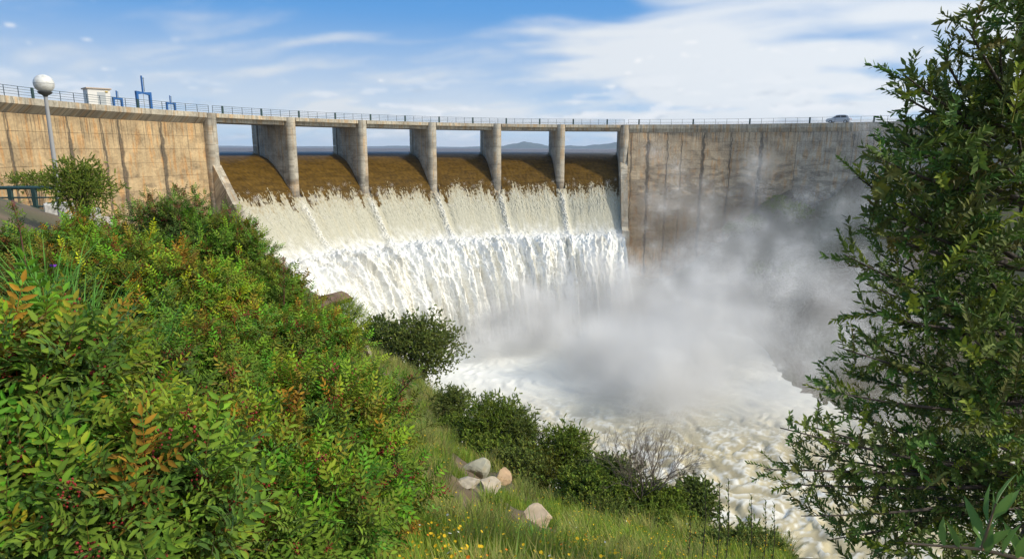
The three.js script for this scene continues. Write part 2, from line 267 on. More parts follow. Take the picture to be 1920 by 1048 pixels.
{ // white water: chute, bench and the long fall, one torn sheet from the onset of the foam to the pool
  const NS = 900, NT = 330, th0 = PIER[0] + 0.66, th1 = PIER[6] - 0.6, t0 = tOf(-3.2), g = new GB(), keep = new Uint8Array((NS + 1) * (NT + 1)), tLip = tOf(11.5);
  for (let j = 0; j <= NT; j++) {
    const t = lerp(t0, 1, j / NT), [o, y, no, ny] = flowAt(t), L = t * FL, fall = smooth(tLip - 0.03, tLip + 0.1, t), late = smooth(tLip, 1, t);
    for (let i = 0; i <= NS; i++) {
      const s0 = i / NS, spread = late * late * 3.2, th = lerp(th0 - 6.5 * smooth(tLip - 0.01, tLip + 0.14, t), th1 + spread, s0), S = (th + 110) * D2R * RAD;
      const kp = pierCoord(lerp(th0, th1, s0)), fr = kp - Math.round(kp), pd = Math.abs(fr) * 14.15, inner = Math.round(kp) > 0 && Math.round(kp) < 6;
      // onset of the foam: ragged tongues
      const tongue = 1.1 * fbm2(S * 0.30, 3.3, 3) + 0.8 * fbm2(S * 1.15, o * 0.1 + 8, 3) + 0.5 * fbm2(S * 3.2, o * 0.35, 3) + 0.5 * n2(S * 5, o * 1.1) + 0.95 * n2(S * 8, o * 2.2);
      const on = o + tongue - 0.35; keep[j * (NS + 1) + i] = on > 0 && !(inner && pd < 1.02 && o < 0.75) ? 1 : 0;
      let d = 0.12 + 0.35 * smooth(0, 5, on) + 0.07 * fbm2(S * 1.1, L * 0.4, 3) + 0.035 * fbm2(S * 5, L * 2.4, 3);
      // tails of water thrown up behind the piers
      const tail = inner ? smooth(0.75 + 0.05 * o, 0.1, Math.abs(fr * 14.15 - 0.04 * o + 0.15 * n2(L * 0.8, kp))) * smooth(0.4, 2.4, o) * smooth(14, 7, o) : 0;
      d += tail * (0.4 + 0.3 * n2(S * 3, L * 1.2)) - (inner ? 0.22 * smooth(0.5, 1.6, pd) * smooth(3, 1.6, pd) * smooth(12, 6, o) : 0);
      // boiling bench, then ropes and curtains in the fall
      const boil = smooth(6, 10, o) * (1 - late); d += boil * (0.8 * fbm3(S * 0.3, L * 0.3, 2, 4) + 0.45 * fbm3(S * 0.9, L * 0.7, 4, 3) + 0.3);
      const bend = S + 1.4 * n2(S * 0.07, L * 0.05), rope = fbm2(bend * 0.26, L * 0.022 + 5, 3), rib = fbm2(bend * 0.5 + 0.2 * n2(L * 0.2, S * 0.1), L * 0.05 + 9, 3), curd = fbm3(S * 1.1, L * 0.55, 9, 4), fluff = fbm3(S * 3.2, L * 2.1, 3, 3);
      d += fall * (3.2 * rope * (0.45 + 0.55 * late) + 0.75 * rib + 0.45 * curd + 0.2 * fluff);
      const v = onArc(th, o + no * d, y + ny * d);
      const silt = smooth(0.0, 0.5, fbm2(S * 0.45, L * 0.05 + 11, 4) + 0.45 * fbm2(S * 2.4, L * 0.22, 3)), cr = smooth(5, 10.5, o + 2 * fbm2(S * 0.5, L * 0.3, 3));
      const base = [0, 1, 2].map((q) => lerp(lerp(CREAM[q], WHITE[q], cr), TAN[q], silt * lerp(0.33, 0.5, fall)));
      for (let q = 0; q < 3; q++) base[q] = lerp([0.27, 0.21, 0.11][q], base[q], smooth(-0.2, 1.9, on + 0.5 * n2(S * 3, L)));
      const grain = 1 + 0.10 * n2(S * 3.1, L * 1.1) + 0.10 * n2(S * 7, L * 4), bl = tail * 0.8 * (0.3 + 0.7 * smooth(-0.1, 0.4, n2(S * 4, L * 3)));
      g.v(v.x, v.y, v.z, [lerp(base[0], WHITE[0], bl) * grain, lerp(base[1], WHITE[1], bl) * grain, lerp(base[2], WHITE[2], bl) * grain]);
    }
  }
  for (let j = 0; j < NT; j++) for (let i = 0; i < NS; i++) { const a = j * (NS + 1) + i, b = a + 1, c = a + NS + 2, d = a + NS + 1; if (keep[a] && keep[b] && keep[c] && keep[d]) g.q(a, b, c, d); else if (keep[a] && keep[c] && keep[d]) g.t(a, c, d); else if (keep[b] && keep[c] && keep[d]) g.t(b, c, d); }
  struct('white_water', g.geo(), std(1, 1, 1, 0.9, { vertexColors: true }), 'white foaming water falling down the spillway in curtains');
}
const POOL = -33.5;
{ // the river below: churned, silty, laced with foam
  const g = new GB(), x0 = -26, x1 = 120, z0 = 22, z1 = 132, NX = 470, NZ = 360;
  for (let j = 0; j <= NZ; j++) for (let i = 0; i <= NX; i++) {
    const u = i / NX, w = j / NZ, x = lerp(x0, x1, Math.pow(u, 1.25)), Z = lerp(z0, z1, Math.pow(w, 1.3));
    const fa = x * 0.8 - Z * 0.6, fb = x * 0.6 + Z * 0.8, wa = fa + 5 * fbm2(x * 0.07, Z * 0.07, 3), wb = fb + 4 * fbm2(x * 0.07 + 40, Z * 0.07, 3);
    const rid = 1 - Math.abs(fbm2(wa * 0.10, wb * 0.19, 4)) * 2.2, rid2 = 1 - Math.abs(fbm2(wa * 0.13 + 8, wb * 0.42, 5)) * 2.3, f = fbm2(fa * 0.5, fb * 1.4, 4), fine = fbm2(x * 3.3, Z * 4.1, 2);
    const y = POOL + (0.55 * (rid - 0.5) + 0.13 * (rid2 - 0.4) + 0.05 * f) * lerp(1, 0.45, smooth(60, 85, Z));
    const near = smooth(68, 92, Z + x * 0.12), lace = smooth(0.72, 1.1, rid2 + 0.4 * f + 0.25 * fine + 0.5 * fbm2(wa * 0.04 + 60, wb * 0.08, 3)), cap = smooth(0.72, 1.0, rid + 0.45 * f + 0.15 * fine), left = smooth(16, -2, x + fbm2(x * 0.2, Z * 0.2, 3) * 9), m = clamp(Math.max(lace * 0.85, cap * 0.7, near, left * (0.6 + 0.7 * f + 0.4 * fine)));
    const silt = 0.85 + 0.5 * fbm2(wa * 0.25 + 30, wb * 0.3, 3);
    g.v(x, y, -Z, [lerp(0.46 * silt, 0.70, m), lerp(0.395 * silt, 0.69, m), lerp(0.24 * silt, 0.63, m)]);
  }
  for (let j = 0; j < NZ; j++) for (let i = 0; i < NX; i++) { const a = j * (NX + 1) + i; g.q(a, a + 1, a + NX + 2, a + NX + 1); }
  struct('river_water', g.geo(), new THREE.MeshPhysicalMaterial({ vertexColors: true, roughness: 0.45, specularIntensity: 0.6 }), 'silty churning river below the falls');
}
{ // reservoir: a ring sector behind the dam out to the far shore
  const g = new GB(), rs = [0]; for (let k = 1; k <= 90; k++) rs.push(0.6 * Math.pow(1.108, k) * 1.0); const NA = 200;
  for (const r of rs) for (let i = 0; i <= NA; i++) { const th = lerp(-125, 120, i / NA), v = onArc(th, -11.4 - r, 0), a = 0.05 * Math.min(1, r / 5); g.v(v.x, -0.86 + a * (fbm2(v.x * 0.5, v.z * 0.5, 3)), v.z, null, v.x, v.z); }
  for (let j = 0; j + 1 < rs.length; j++) for (let i = 0; i < NA; i++) { const a = j * (NA + 1) + i; g.q(a, a + 1, a + NA + 2, a + NA + 1); }
  const bump = tex(512, 512, (u, v) => { const a = u * 2 * Math.PI, b = v * 2 * Math.PI; const h = 0.5 + 0.5 * fbm3(Math.cos(a) * 2 + Math.cos(b) * 2, Math.sin(a) * 2, Math.sin(b) * 2 + Math.cos(b), 5); return [h, h, h]; }, false); bump.repeat.set(1 / 9, 1 / 5);
  struct('reservoir_water', g.geo(), new THREE.MeshPhysicalMaterial({ color: lin(0.17, 0.17, 0.185), roughness: 0.6, specularIntensity: 0.35, bumpMap: bump, bumpScale: 0.5 }), 'wide grey-blue reservoir behind the dam');
}
scene.fog = new THREE.FogExp2(lin(0.62, 0.78, 1.0), 0.00013);
// far hills across the reservoir
function ridge(name, label, pts, Z, depth, c) {
  const g = new GB(), NX = 140, ND = 10;
  for (let j = 0; j <= ND; j++) for (let i = 0; i <= NX; i++) {
    const u = i / NX, q = u * (pts.length - 1), k = Math.min(pts.length - 2, Math.floor(q)), f = smooth(0, 1, q - k), px = lerp(pts[k][0], pts[k + 1][0], q - k), hp = lerp(pts[k][1], pts[k + 1][1], f), prof = Math.sin(Math.PI * Math.min(1, j / ND * 1.0)) ** 0.7;
    const zz = Z + (j / ND - 0.5) * depth, x = (px - 960) / 1225 * zz, h = hp / 1225 * Z * prof * (1 + 0.25 * fbm2(u * 14, j * 0.5, 4)), r = 0.8 + 0.5 * fbm2(u * 50, j * 1.3, 3); g.v(x, -2 + h, -zz, [c[0] * r, c[1] * r, c[2] * r]);
  }
  for (let j = 0; j < ND; j++) for (let i = 0; i < NX; i++) { const a = j * (NX + 1) + i; g.q(a, a + 1, a + NX + 2, a + NX + 1); }
  struct(name, g.geo(), std(1, 1, 1, 1, { vertexColors: true }), label);
}
ridge('far_hills', 'blue hills beyond the reservoir, peaked in the middle', [[850, 0], [880, 3], [905, 4], [940, 5], [965, 9], [985, 12], [1005, 9], [1030, 5], [1048, 4], [1065, 6], [1090, 5], [1120, 8], [1160, 12], [1200, 15], [1300, 18], [1420, 9], [1500, 0]], 4800, 1500, [0.06, 0.075, 0.045]);
ridge('far_hills', 'low far shore along the left part of the reservoir', [[300, 2], [420, 2.6], [500, 2], [600, 2.4], [700, 3], [745, 4.2], [790, 3], [850, 2.4], [900, 2]], 5200, 700, [0.07, 0.075, 0.05]);

// ---------------------------------------------------------------- things on the crest
const matBlue = std(0.016, 0.10, 0.30, 0.45), matRail = std(0.035, 0.06, 0.075, 0.55), matGreenRail = std(0.02, 0.05, 0.045, 0.5), matWhite = std(0.66, 0.64, 0.58, 0.8), matGrey = std(0.3, 0.3, 0.29, 0.6), matDark = std(0.02, 0.02, 0.022, 0.5), matRoof = std(0.45, 0.36, 0.27, 0.85);
function arcRod(th0, th1, o, y, r, seg) { const pts = []; for (let k = 0; k <= seg; k++) pts.push(onArc(lerp(th0, th1, k / seg), o, y)); return new GB().tube(pts, r, r, 5).geo(); }
function crestRailing(label, th0, th1, o, heights, step, postH, thick, r, mat, group) {
  const t = thing('crest_railing', label, 'railing', V(0, 0, 0), group), n = Math.max(2, Math.round((th1 - th0) * D2R * RAD / step)), seg = n;
  for (const h of heights) part('rail', arcRod(th0, th1, o, 5 + h, h === heights[0] ? r * 1.3 : r, seg), mat, t);
  const gThin = box(0.06, postH, 0.05, 0, postH / 2, 0), gThick = box(0.30, postH + 0.07, 0.14, 0, (postH + 0.07) / 2, 0);
  for (let k = 0; k <= n; k++) { const th = lerp(th0, th1, k / n), big = thick && k % thick === 1, m = part('post', big ? gThick : gThin, big ? matGreenRail : mat, t); m.position.copy(onArc(th, o, 4.985)); m.rotation.y = -th * D2R; }
  return t;
}
crestRailing('dark four-bar railing on the crest above the tan wall', -104, PIER[0] - 0.3, -0.12, [1.06, 0.8, 0.53, 0.26], 2.05, 1.06, 8, 0.022, matRail);
crestRailing('dark four-bar railing along the bridge over the spillway bays', PIER[0] + 0.3, PIER[6] - 0.2, -0.12, [1.06, 0.8, 0.53, 0.26], 1.78, 1.06, 4, 0.022, matRail);
crestRailing('thin pale two-bar railing on the crest over the misty wall', PIER[6] + 0.5, 71, -0.12, [1.05, 0.5], 2.2, 1.05, 5, 0.018, std(0.10, 0.11, 0.11, 0.5));
crestRailing('low guard rail on the reservoir side of the crest road', -60, 71, -8.1, [0.62, 0.35], 4.4, 0.66, 0, 0.025, matGrey);
function deckSpot(px, o) { const th = thAt(px, o), p = onArc(th, o, 4.98); return [p, -th * D2R]; }
function hoist(label, px, o, w, h, mast, fat) {
  const [p, turn] = deckSpot(px, o), t = thing('gate_hoist', label, 'gate hoist', p, 'blue gate hoists on the crest'); t.rotation.y = turn;
  for (const s of [-1, 1]) part('leg', box(fat, h, fat * 0.9, s * (w / 2 - fat / 2), h / 2, 0), matBlue, t);
  const g = new GB(), d = fat * 0.46, pr = [[-w / 2, h + 0.12], [0, h + 0.02], [w / 2, h + 0.12], [w / 2, h - fat * 1.15], [0, h - fat * 0.55], [-w / 2, h - fat * 1.15]];
  const a = pr.map(([x, y]) => g.v(x, y, d)), b = pr.map(([x, y]) => g.v(x, y, -d)); for (const f of [[0, 5, 4, 1], [1, 4, 3, 2]]) { g.q(...f.map((k) => a[k])); g.q(...f.slice().reverse().map((k) => b[k])); } for (let k = 0; k < 6; k++) { const n = (k + 1) % 6; g.q(a[k], a[n], b[n], b[k]); }
  part('crossbeam', g.geo(true), matBlue, t);
  part('mast', box(fat * 0.5, mast, fat * 0.5, -0.05, h + 0.02 + mast / 2, 0.0), matBlue, t);
  part('cylinder_rod', new THREE.CylinderGeometry(fat * 0.12, fat * 0.12, mast * 0.85, 8).translate(fat * 0.75, h + mast * 0.48, 0), matRail, t);
  part('bracket', box(fat * 1.4, fat * 0.22, fat * 0.3, fat * 0.3, h + mast * 0.86, 0), matRail, t);
  part('stem', new THREE.CylinderGeometry(0.035, 0.035, h, 8).translate(0, h / 2, 0), matGrey, t);
  part('base_plate', box(w + 0.3, 0.06, fat * 1.6, 0, 0.03, 0), matGrey, t);
}
hoist('small blue gate hoist just right of the white hut', 228, -3.2, 1.55, 1.25, 0.95, 0.24);
hoist('tall blue gate hoist with a high mast, largest of three', 277, -3.2, 2.5, 2.35, 2.2, 0.32);
hoist('small blue gate hoist nearest the first spillway bay', 326, -3.2, 1.6, 1.2, 1.05, 0.22);
{ // white service hut
  const [p, turn] = deckSpot(191, -5.2), t = thing('service_hut', 'small white hut with a flat roof on the dam crest', 'hut', p); t.rotation.y = turn - 0.55;
  part('wall', slopedBox(2.5, 2.3, 2.3, 0.03).translate(0, 1.15, 0), matWhite, t);
  part('roof', slopedBox(2.85, 0.12, 2.65, 0.02).translate(0, 2.37, 0), matRoof, t);
  part('door', box(0.9, 1.9, 0.05, 0.25, 0.97, 1.165), std(0.4, 0.42, 0.41, 0.5), t);
  part('lamp_box', box(0.3, 0.16, 0.12, 0.85, 2.0, 1.2), std(0.5, 0.36, 0.08, 0.5), t);
}
{ // car on the crest road
  const [p, turn] = deckSpot(1567, -3.2), t = thing('parked_car', 'silver hatchback on the crest road behind the thin railing', 'car', p); t.rotation.y = turn;
  const ex = (pts, w, b) => { const s = new THREE.Shape(); pts.forEach(([x, y], k) => (k ? s.lineTo(x, y) : s.moveTo(x, y))); return new THREE.ExtrudeGeometry(s, { depth: w - 2 * b, bevelEnabled: true, bevelSize: b, bevelThickness: b, bevelSegments: 2 }).translate(0, 0, -w / 2 + b); };
  const silver = new THREE.MeshPhysicalMaterial({ color: lin(0.5, 0.52, 0.54), metalness: 0.4, roughness: 0.3, clearcoat: 0.8 }), glass = std(0.015, 0.02, 0.025, 0.08);
  part('body', ex([[-2.05, 0.32], [2.0, 0.32], [2.02, 0.8], [1.75, 0.98], [0.9, 0.98], [-1.0, 0.98], [-1.95, 0.82], [-2.1, 0.6]], 1.72, 0.06), silver, t);
  part('cabin', ex([[-1.15, 0.99], [1.85, 0.99], [1.55, 1.42], [0.9, 1.52], [0.1, 1.52], [-0.35, 1.46]], 1.5, 0.06), silver, t);
  for (const s of [-1, 1]) { for (const q of [[[-0.85, 1.05], [0.35, 1.05], [0.35, 1.44], [-0.3, 1.41]], [[0.45, 1.05], [1.5, 1.05], [1.3, 1.40], [0.45, 1.44]]]) part('side_window', ex(q, 0.03, 0.005).translate(0, 0, s * 0.765), glass, t); for (const x of [-1.3, 1.3]) { const w = part('wheel', new THREE.CylinderGeometry(0.31, 0.31, 0.2, 20).rotateX(Math.PI / 2).translate(x, 0.31, s * 0.8), matDark, t); part('rim', new THREE.CylinderGeometry(0.18, 0.2, 0.21, 12).rotateX(Math.PI / 2).translate(x, 0.31, s * 0.805), silver, w); } part('headlight', box(0.12, 0.14, 0.3, -2.0, 0.72, s * 0.6), matWhite, t); part('tail_light', box(0.06, 0.2, 0.25, 2.06, 0.8, s * 0.6), std(0.35, 0.02, 0.02, 0.3), t); }
}

// ---------------------------------------------------------------- terrace on the left bank
{
  const L = at(79, 161, 18), gy = ground(L.x, 18), t = thing('lamp_post', 'grey lamp post with a weathered white globe before the wall', 'street lamp', V(L.x, gy - 0.1, L.z)), H = L.y - gy + 0.1;
  part('pole', new THREE.LatheGeometry([[0.09, 0], [0.09, 0.5], [0.062, 0.55], [0.045, H - 0.27]].map(([r, y]) => new THREE.Vector2(r, y)), 14), matGrey, t);
  part('collar', new THREE.LatheGeometry([[0.045, -0.34], [0.07, -0.3], [0.16, -0.25], [0.175, -0.21]].map(([r, y]) => new THREE.Vector2(r, y + H)), 20), std(0.09, 0.09, 0.085, 0.6), t);
  const dirt = tex(256, 128, (u, v) => { const d = 0.45 * smooth(-0.1, 0.5, fbm3(Math.cos(u * 6.283) * 1.4, Math.sin(u * 6.283) * 1.4, v * 3, 4)); return [lerp(0.62, 0.34, d), lerp(0.61, 0.33, d), lerp(0.56, 0.27, d)]; });
  const gm = new THREE.MeshStandardMaterial({ map: dirt, roughness: 0.4 });
  const up = part('globe', new THREE.SphereGeometry(0.245, 32, 10, 0, Math.PI * 2, 0, Math.PI / 2 - 0.02).translate(0, H, 0), gm, t); part('globe', new THREE.SphereGeometry(0.245, 32, 12, 0, Math.PI * 2, Math.PI / 2 + 0.02, 1.0).translate(0, H, 0), gm, t);
  part('seam', new THREE.CylinderGeometry(0.241, 0.241, 0.02, 32, 1, true).translate(0, H, 0), std(0.2, 0.2, 0.19, 0.6), up);
}
{ // green railing, kerb block and path
  const t = thing('terrace_railing', 'dark green tube railing along the terrace at far left', 'railing', V(0, 0, 0)), Z = 21.5, a = at(-120, 360, Z), b = at(104, 353, Z + 0.4), n = 5, top = a.clone().lerp(b, 0.5).y;
  for (let k = 0; k <= n; k++) { const q = a.clone().lerp(b, k / n), g = ground(q.x, -q.z); part('post', box(0.13, top - g + 0.25, 0.1, q.x, (top + g - 0.25) / 2, q.z), matGreenRail, t); }
  for (const h of [0, 0.33, 0.63, 0.93]) part('rail', new GB().tube([V(a.x, top - h, a.z), V(b.x + 0.05, top - h, b.z)], h ? 0.028 : 0.06, h ? 0.028 : 0.06, 8).geo(), matGreenRail, t);
  const K = at(110, 402, 19.5), kb = thing('concrete_block', 'rough pale concrete block beside the green terrace railing', 'concrete block', V(K.x, K.y - 0.5, K.z)); kb.rotation.y = 0.5;
  const blockTex = new THREE.MeshStandardMaterial({ map: tex(128, 128, (u, v) => { const f = 0.42 + 0.22 * fbm2(u * 6, v * 6, 5); return [f, f * 0.97, f * 0.88]; }), roughness: 0.95 });
  part('block', slopedBox(0.62, 1.0, 0.7, 0.03).translate(0, 0.26, 0), blockTex, kb); part('low_block', slopedBox(0.7, 0.72, 0.6, 0.03).translate(0.66, 0.2, 0), blockTex, kb);
  const g = new GB(), N = 24; for (let i = 0; i <= N; i++) for (let s = 0; s <= 6; s++) { const q = at(lerp(-160, 120, i / N), 0, 1), Z2 = lerp(13.5, 21, s / 6), x = q.x * Z2 / 1 * (1225 / (F * PC + 524 * PS)) * 1.0, y = lerp(ground(x, Z2), -2.34, 0.85) + 0.14; g.v(x, y, -Z2, [0.45, 0.37, 0.29].map((c) => c * (1 + 0.4 * fbm2(x * 2, Z2 * 2, 3)))); }
  for (let i = 0; i < N; i++) for (let s = 0; s < 6; s++) { const q = i * 7 + s; g.q(q, q + 7, q + 8, q + 1); }
  struct('path', g.geo(), std(1, 1, 1, 0.95, { vertexColors: true }), 'pale gravel path on the terrace');
}
// where a pixel's sight line first meets the ground
function hit(px, py) { let Z = 1.5; for (; Z < 90; Z += 0.05) { const q = at(px, py, Z); if (q.y < ground(q.x, Z)) break; } return at(px, py, Z); }
const rocks = [];
// rocks on the slope
function rock(label, px, py, Z, w, h, d, seed, c, turn = 0) { c = c.map((x) => x * 0.8);
  const p = hit(px, py), k0 = -p.z / Z; w *= k0; h *= k0; d *= k0; rocks.push([p.x, -p.z, w]); const g = new THREE.IcosahedronGeometry(0.5, 4), q = g.attributes.position, v = V(), r = rngOf(seed), planes = []; for (let k = 0; k < 14; k++) planes.push([V(r() - 0.5, r() - 0.4, r() - 0.5).normalize(), 0.2 + 0.17 * r()]);
  const col = [];
  for (let i = 0; i < q.count; i++) { v.fromBufferAttribute(q, i); for (const [n, k] of planes) { const e = v.dot(n) - k; if (e > 0) v.addScaledVector(n, -e); } const f = fbm3(v.x * 5 + seed, v.y * 5, v.z * 5, 4); v.multiplyScalar(1 + 0.10 * f); q.setXYZ(i, v.x * w, v.y * h, v.z * d); const m = 1 + 0.5 * fbm3(v.x * 3 + seed, v.y * 3, v.z * 3, 5), l = smooth(0.1, 0.35, fbm3(v.x * 4, v.y * 4 + seed, v.z * 4, 4)); col.push(lerp(c[0] * m, 0.33, l * 0.4), lerp(c[1] * m, 0.25, l * 0.4), lerp(c[2] * m, 0.13, l * 0.4)); }
  g.setAttribute('color', new THREE.Float32BufferAttribute(col, 3)); g.computeVertexNormals();
  const m = part(numbered('rock'), g, std(1, 1, 1, 0.92, { vertexColors: true })); m.position.copy(p); m.position.y += h * 0.08; m.rotation.set(0.1, turn, 0.12); tag(m, label, 'rock', 'rocks on the grassy slope');
}
rock('largest tan boulder with a pointed top, lowest on the slope', 1003, 972, 11.5, 1.2, 0.72, 0.9, 3, [0.50, 0.38, 0.25], 0.4);
rock('small white rounded rock at the left of the rock group', 874, 912, 11, 0.6, 0.46, 0.5, 5, [0.54, 0.46, 0.34]);
rock('grey angular rock between the white rock and the boulder', 914, 920, 11.2, 0.68, 0.5, 0.55, 8, [0.46, 0.39, 0.28], 0.8);
rock('greenish grey slab, upper left of the rock group', 886, 884, 12.3, 0.8, 0.62, 0.6, 13, [0.36, 0.34, 0.25], 0.3);
rock('orange streaked rock at the upper right of the group', 938, 905, 11.9, 0.62, 0.55, 0.5, 21, [0.46, 0.31, 0.18], 1.2);
rock('pale standing stone at the grassy edge near the round bush', 690, 662, 24, 0.42, 0.75, 0.35, 34, [0.46, 0.40, 0.3]);
rock('red-brown rock ledge at the foot of the spillway wall', 600, 572, 46, 5.5, 1.6, 3.0, 55, [0.20, 0.11, 0.075], 0.2);

// ---------------------------------------------------------------- vegetation
const UPV = V(0, 1, 0);
const leafMat = (r, g, b, tr = 0.22, coat = 0.05) => new THREE.MeshPhysicalMaterial({ color: lin(r, g, b), vertexColors: true, roughness: 0.9, specularIntensity: 0.5, transmission: tr, thickness: 0, clearcoat: coat, clearcoatRoughness: 0.42, side: THREE.DoubleSide });
const anyDir = (r, up = 0) => { const a = r() * Math.PI * 2, z = r() * 2 - 1, s = Math.sqrt(1 - z * z); return V(s * Math.cos(a), z + up, s * Math.sin(a)).normalize(); };
const basisQ = (d, roll) => new THREE.Quaternion().setFromUnitVectors(UPV, d).multiply(new THREE.Quaternion().setFromAxisAngle(UPV, roll));
// a pinnate leaf growing along +y, blade facing +z
function pinnate(seed, pairs = 3, len = 0.034, tint = [1, 1, 1]) {
  const g = new GB(), r = rngOf(seed), L = 0.021 * pairs + 0.012;
  g.tube([V(0, 0, 0), V(0, L * 0.6, 0.002), V(0, L, 0.006)], 0.0011, 0.0006, 3, [0.9, 0.45, 0.3]);
  for (let k = 0; k < pairs; k++) for (const s of [-1, 1]) { const y = 0.014 + 0.021 * k, w = 0.85 + 0.3 * r(), d = V(s * (0.95 + 0.2 * r()), 0.55 + 0.3 * r(), 0.25 * (r() - 0.3)).normalize(), sh = 0.75 + 0.5 * r(); g.leaf(V(0, y, 0.002), d, V(0.1 * (r() - 0.5), 0, 1), len * w * (k === 0 ? 0.85 : 1), len * 0.36, tint.map((c) => c * sh), 0.2, 0.06 + 0.12 * r()); }
  if (seed % 2) g.leaf(V(0, L, 0.006), V(0, 1, 0.2).normalize(), V(0, -0.2, 1), len, len * 0.36, tint, 0.2, 0.1);
  return g.geo();
}
const PIN = [1, 2, 3, 4].map((k) => pinnate(k * 17, 3 + (k % 2)));
// a sprig of n leaves round a red-brown stem, as one geometry
function placements(seed, n, h) { const r = rngOf(seed), out = []; for (let k = 0; k < n; k++) { const t = (k + 0.4) / n, a = k * 2.4 + r() * 0.5, el = lerp(0.15, 1.15, t * t), d = V(Math.cos(a) * Math.cos(el), Math.sin(el), Math.sin(a) * Math.cos(el)), q = basisQ(d, 0), z = V(0, 0, 1).applyQuaternion(q), want = UPV.clone().addScaledVector(d, -d.y).normalize(), ang = Math.atan2(V().crossVectors(z, want).dot(d), z.dot(want)); q.multiply(new THREE.Quaternion().setFromAxisAngle(UPV, ang + (r() - 0.5) * 0.9)); out.push([V(0, h * (0.1 + 0.9 * t), 0), q, lerp(1.1, 0.72, t) * (0.85 + 0.3 * r()), k % 4, t]); } return out; }
const stemGeo = (h, r = 0.0028) => new GB().tube([V(0, -0.14, 0), V(0.004, 0, 0.003), V(0, h, 0)], r * 1.3, r * 0.5, 4, [1.6, 0.55, 0.45]).geo();
const SPR = [1, 2, 3].map((k) => ({ h: 0.13 + 0.03 * k, pl: placements(k * 7, 10 + k, 0.13 + 0.03 * k) }));
function tinted(g, c) { const q = g.clone(), a = q.attributes.color; for (let i = 0; i < a.count; i++) a.setXYZ(i, a.getX(i) * c[0], a.getY(i) * c[1], a.getZ(i) * c[2]); return q; }
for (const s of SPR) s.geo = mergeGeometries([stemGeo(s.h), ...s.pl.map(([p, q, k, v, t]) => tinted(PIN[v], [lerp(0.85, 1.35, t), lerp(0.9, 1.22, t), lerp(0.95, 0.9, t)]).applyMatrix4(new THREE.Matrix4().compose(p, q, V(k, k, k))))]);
const berryGeo = (() => { const r = rngOf(5), gs = []; for (let k = 0; k < 34; k++) { const g = new THREE.IcosahedronGeometry(0.0016 + 0.0009 * r(), 0); g.translate((r() - 0.5) * 0.026, (r() - 0.3) * 0.05, (r() - 0.5) * 0.026); gs.push(g); } return mergeGeometries(gs); })();
const berryMat = std(0.22, 0.018, 0.012, 0.6), barkMat = std(0.065, 0.05, 0.038, 0.9), redStem = std(0.12, 0.04, 0.03, 0.7);
const LENT = [[0.105, 0.200, 0.012], [0.140, 0.225, 0.013], [0.070, 0.150, 0.014], [0.140, 0.225, 0.015]].map(([r, g, b]) => leafMat(r, g, b));
const _m = new THREE.Matrix4(), _c = new THREE.Color();
function instanced(name, geo, mat, mats, cols, parent) { const im = new THREE.InstancedMesh(geo, mat, mats.length); im.name = name; im.userData.kind = 'stuff'; im.castShadow = im.receiveShadow = true; mats.forEach((m, k) => im.setMatrixAt(k, m)); if (cols) cols.forEach((c, k) => im.setColorAt(k, _c.setRGB(...c))); parent.add(im); return im; }
let shrubSeed = 500;
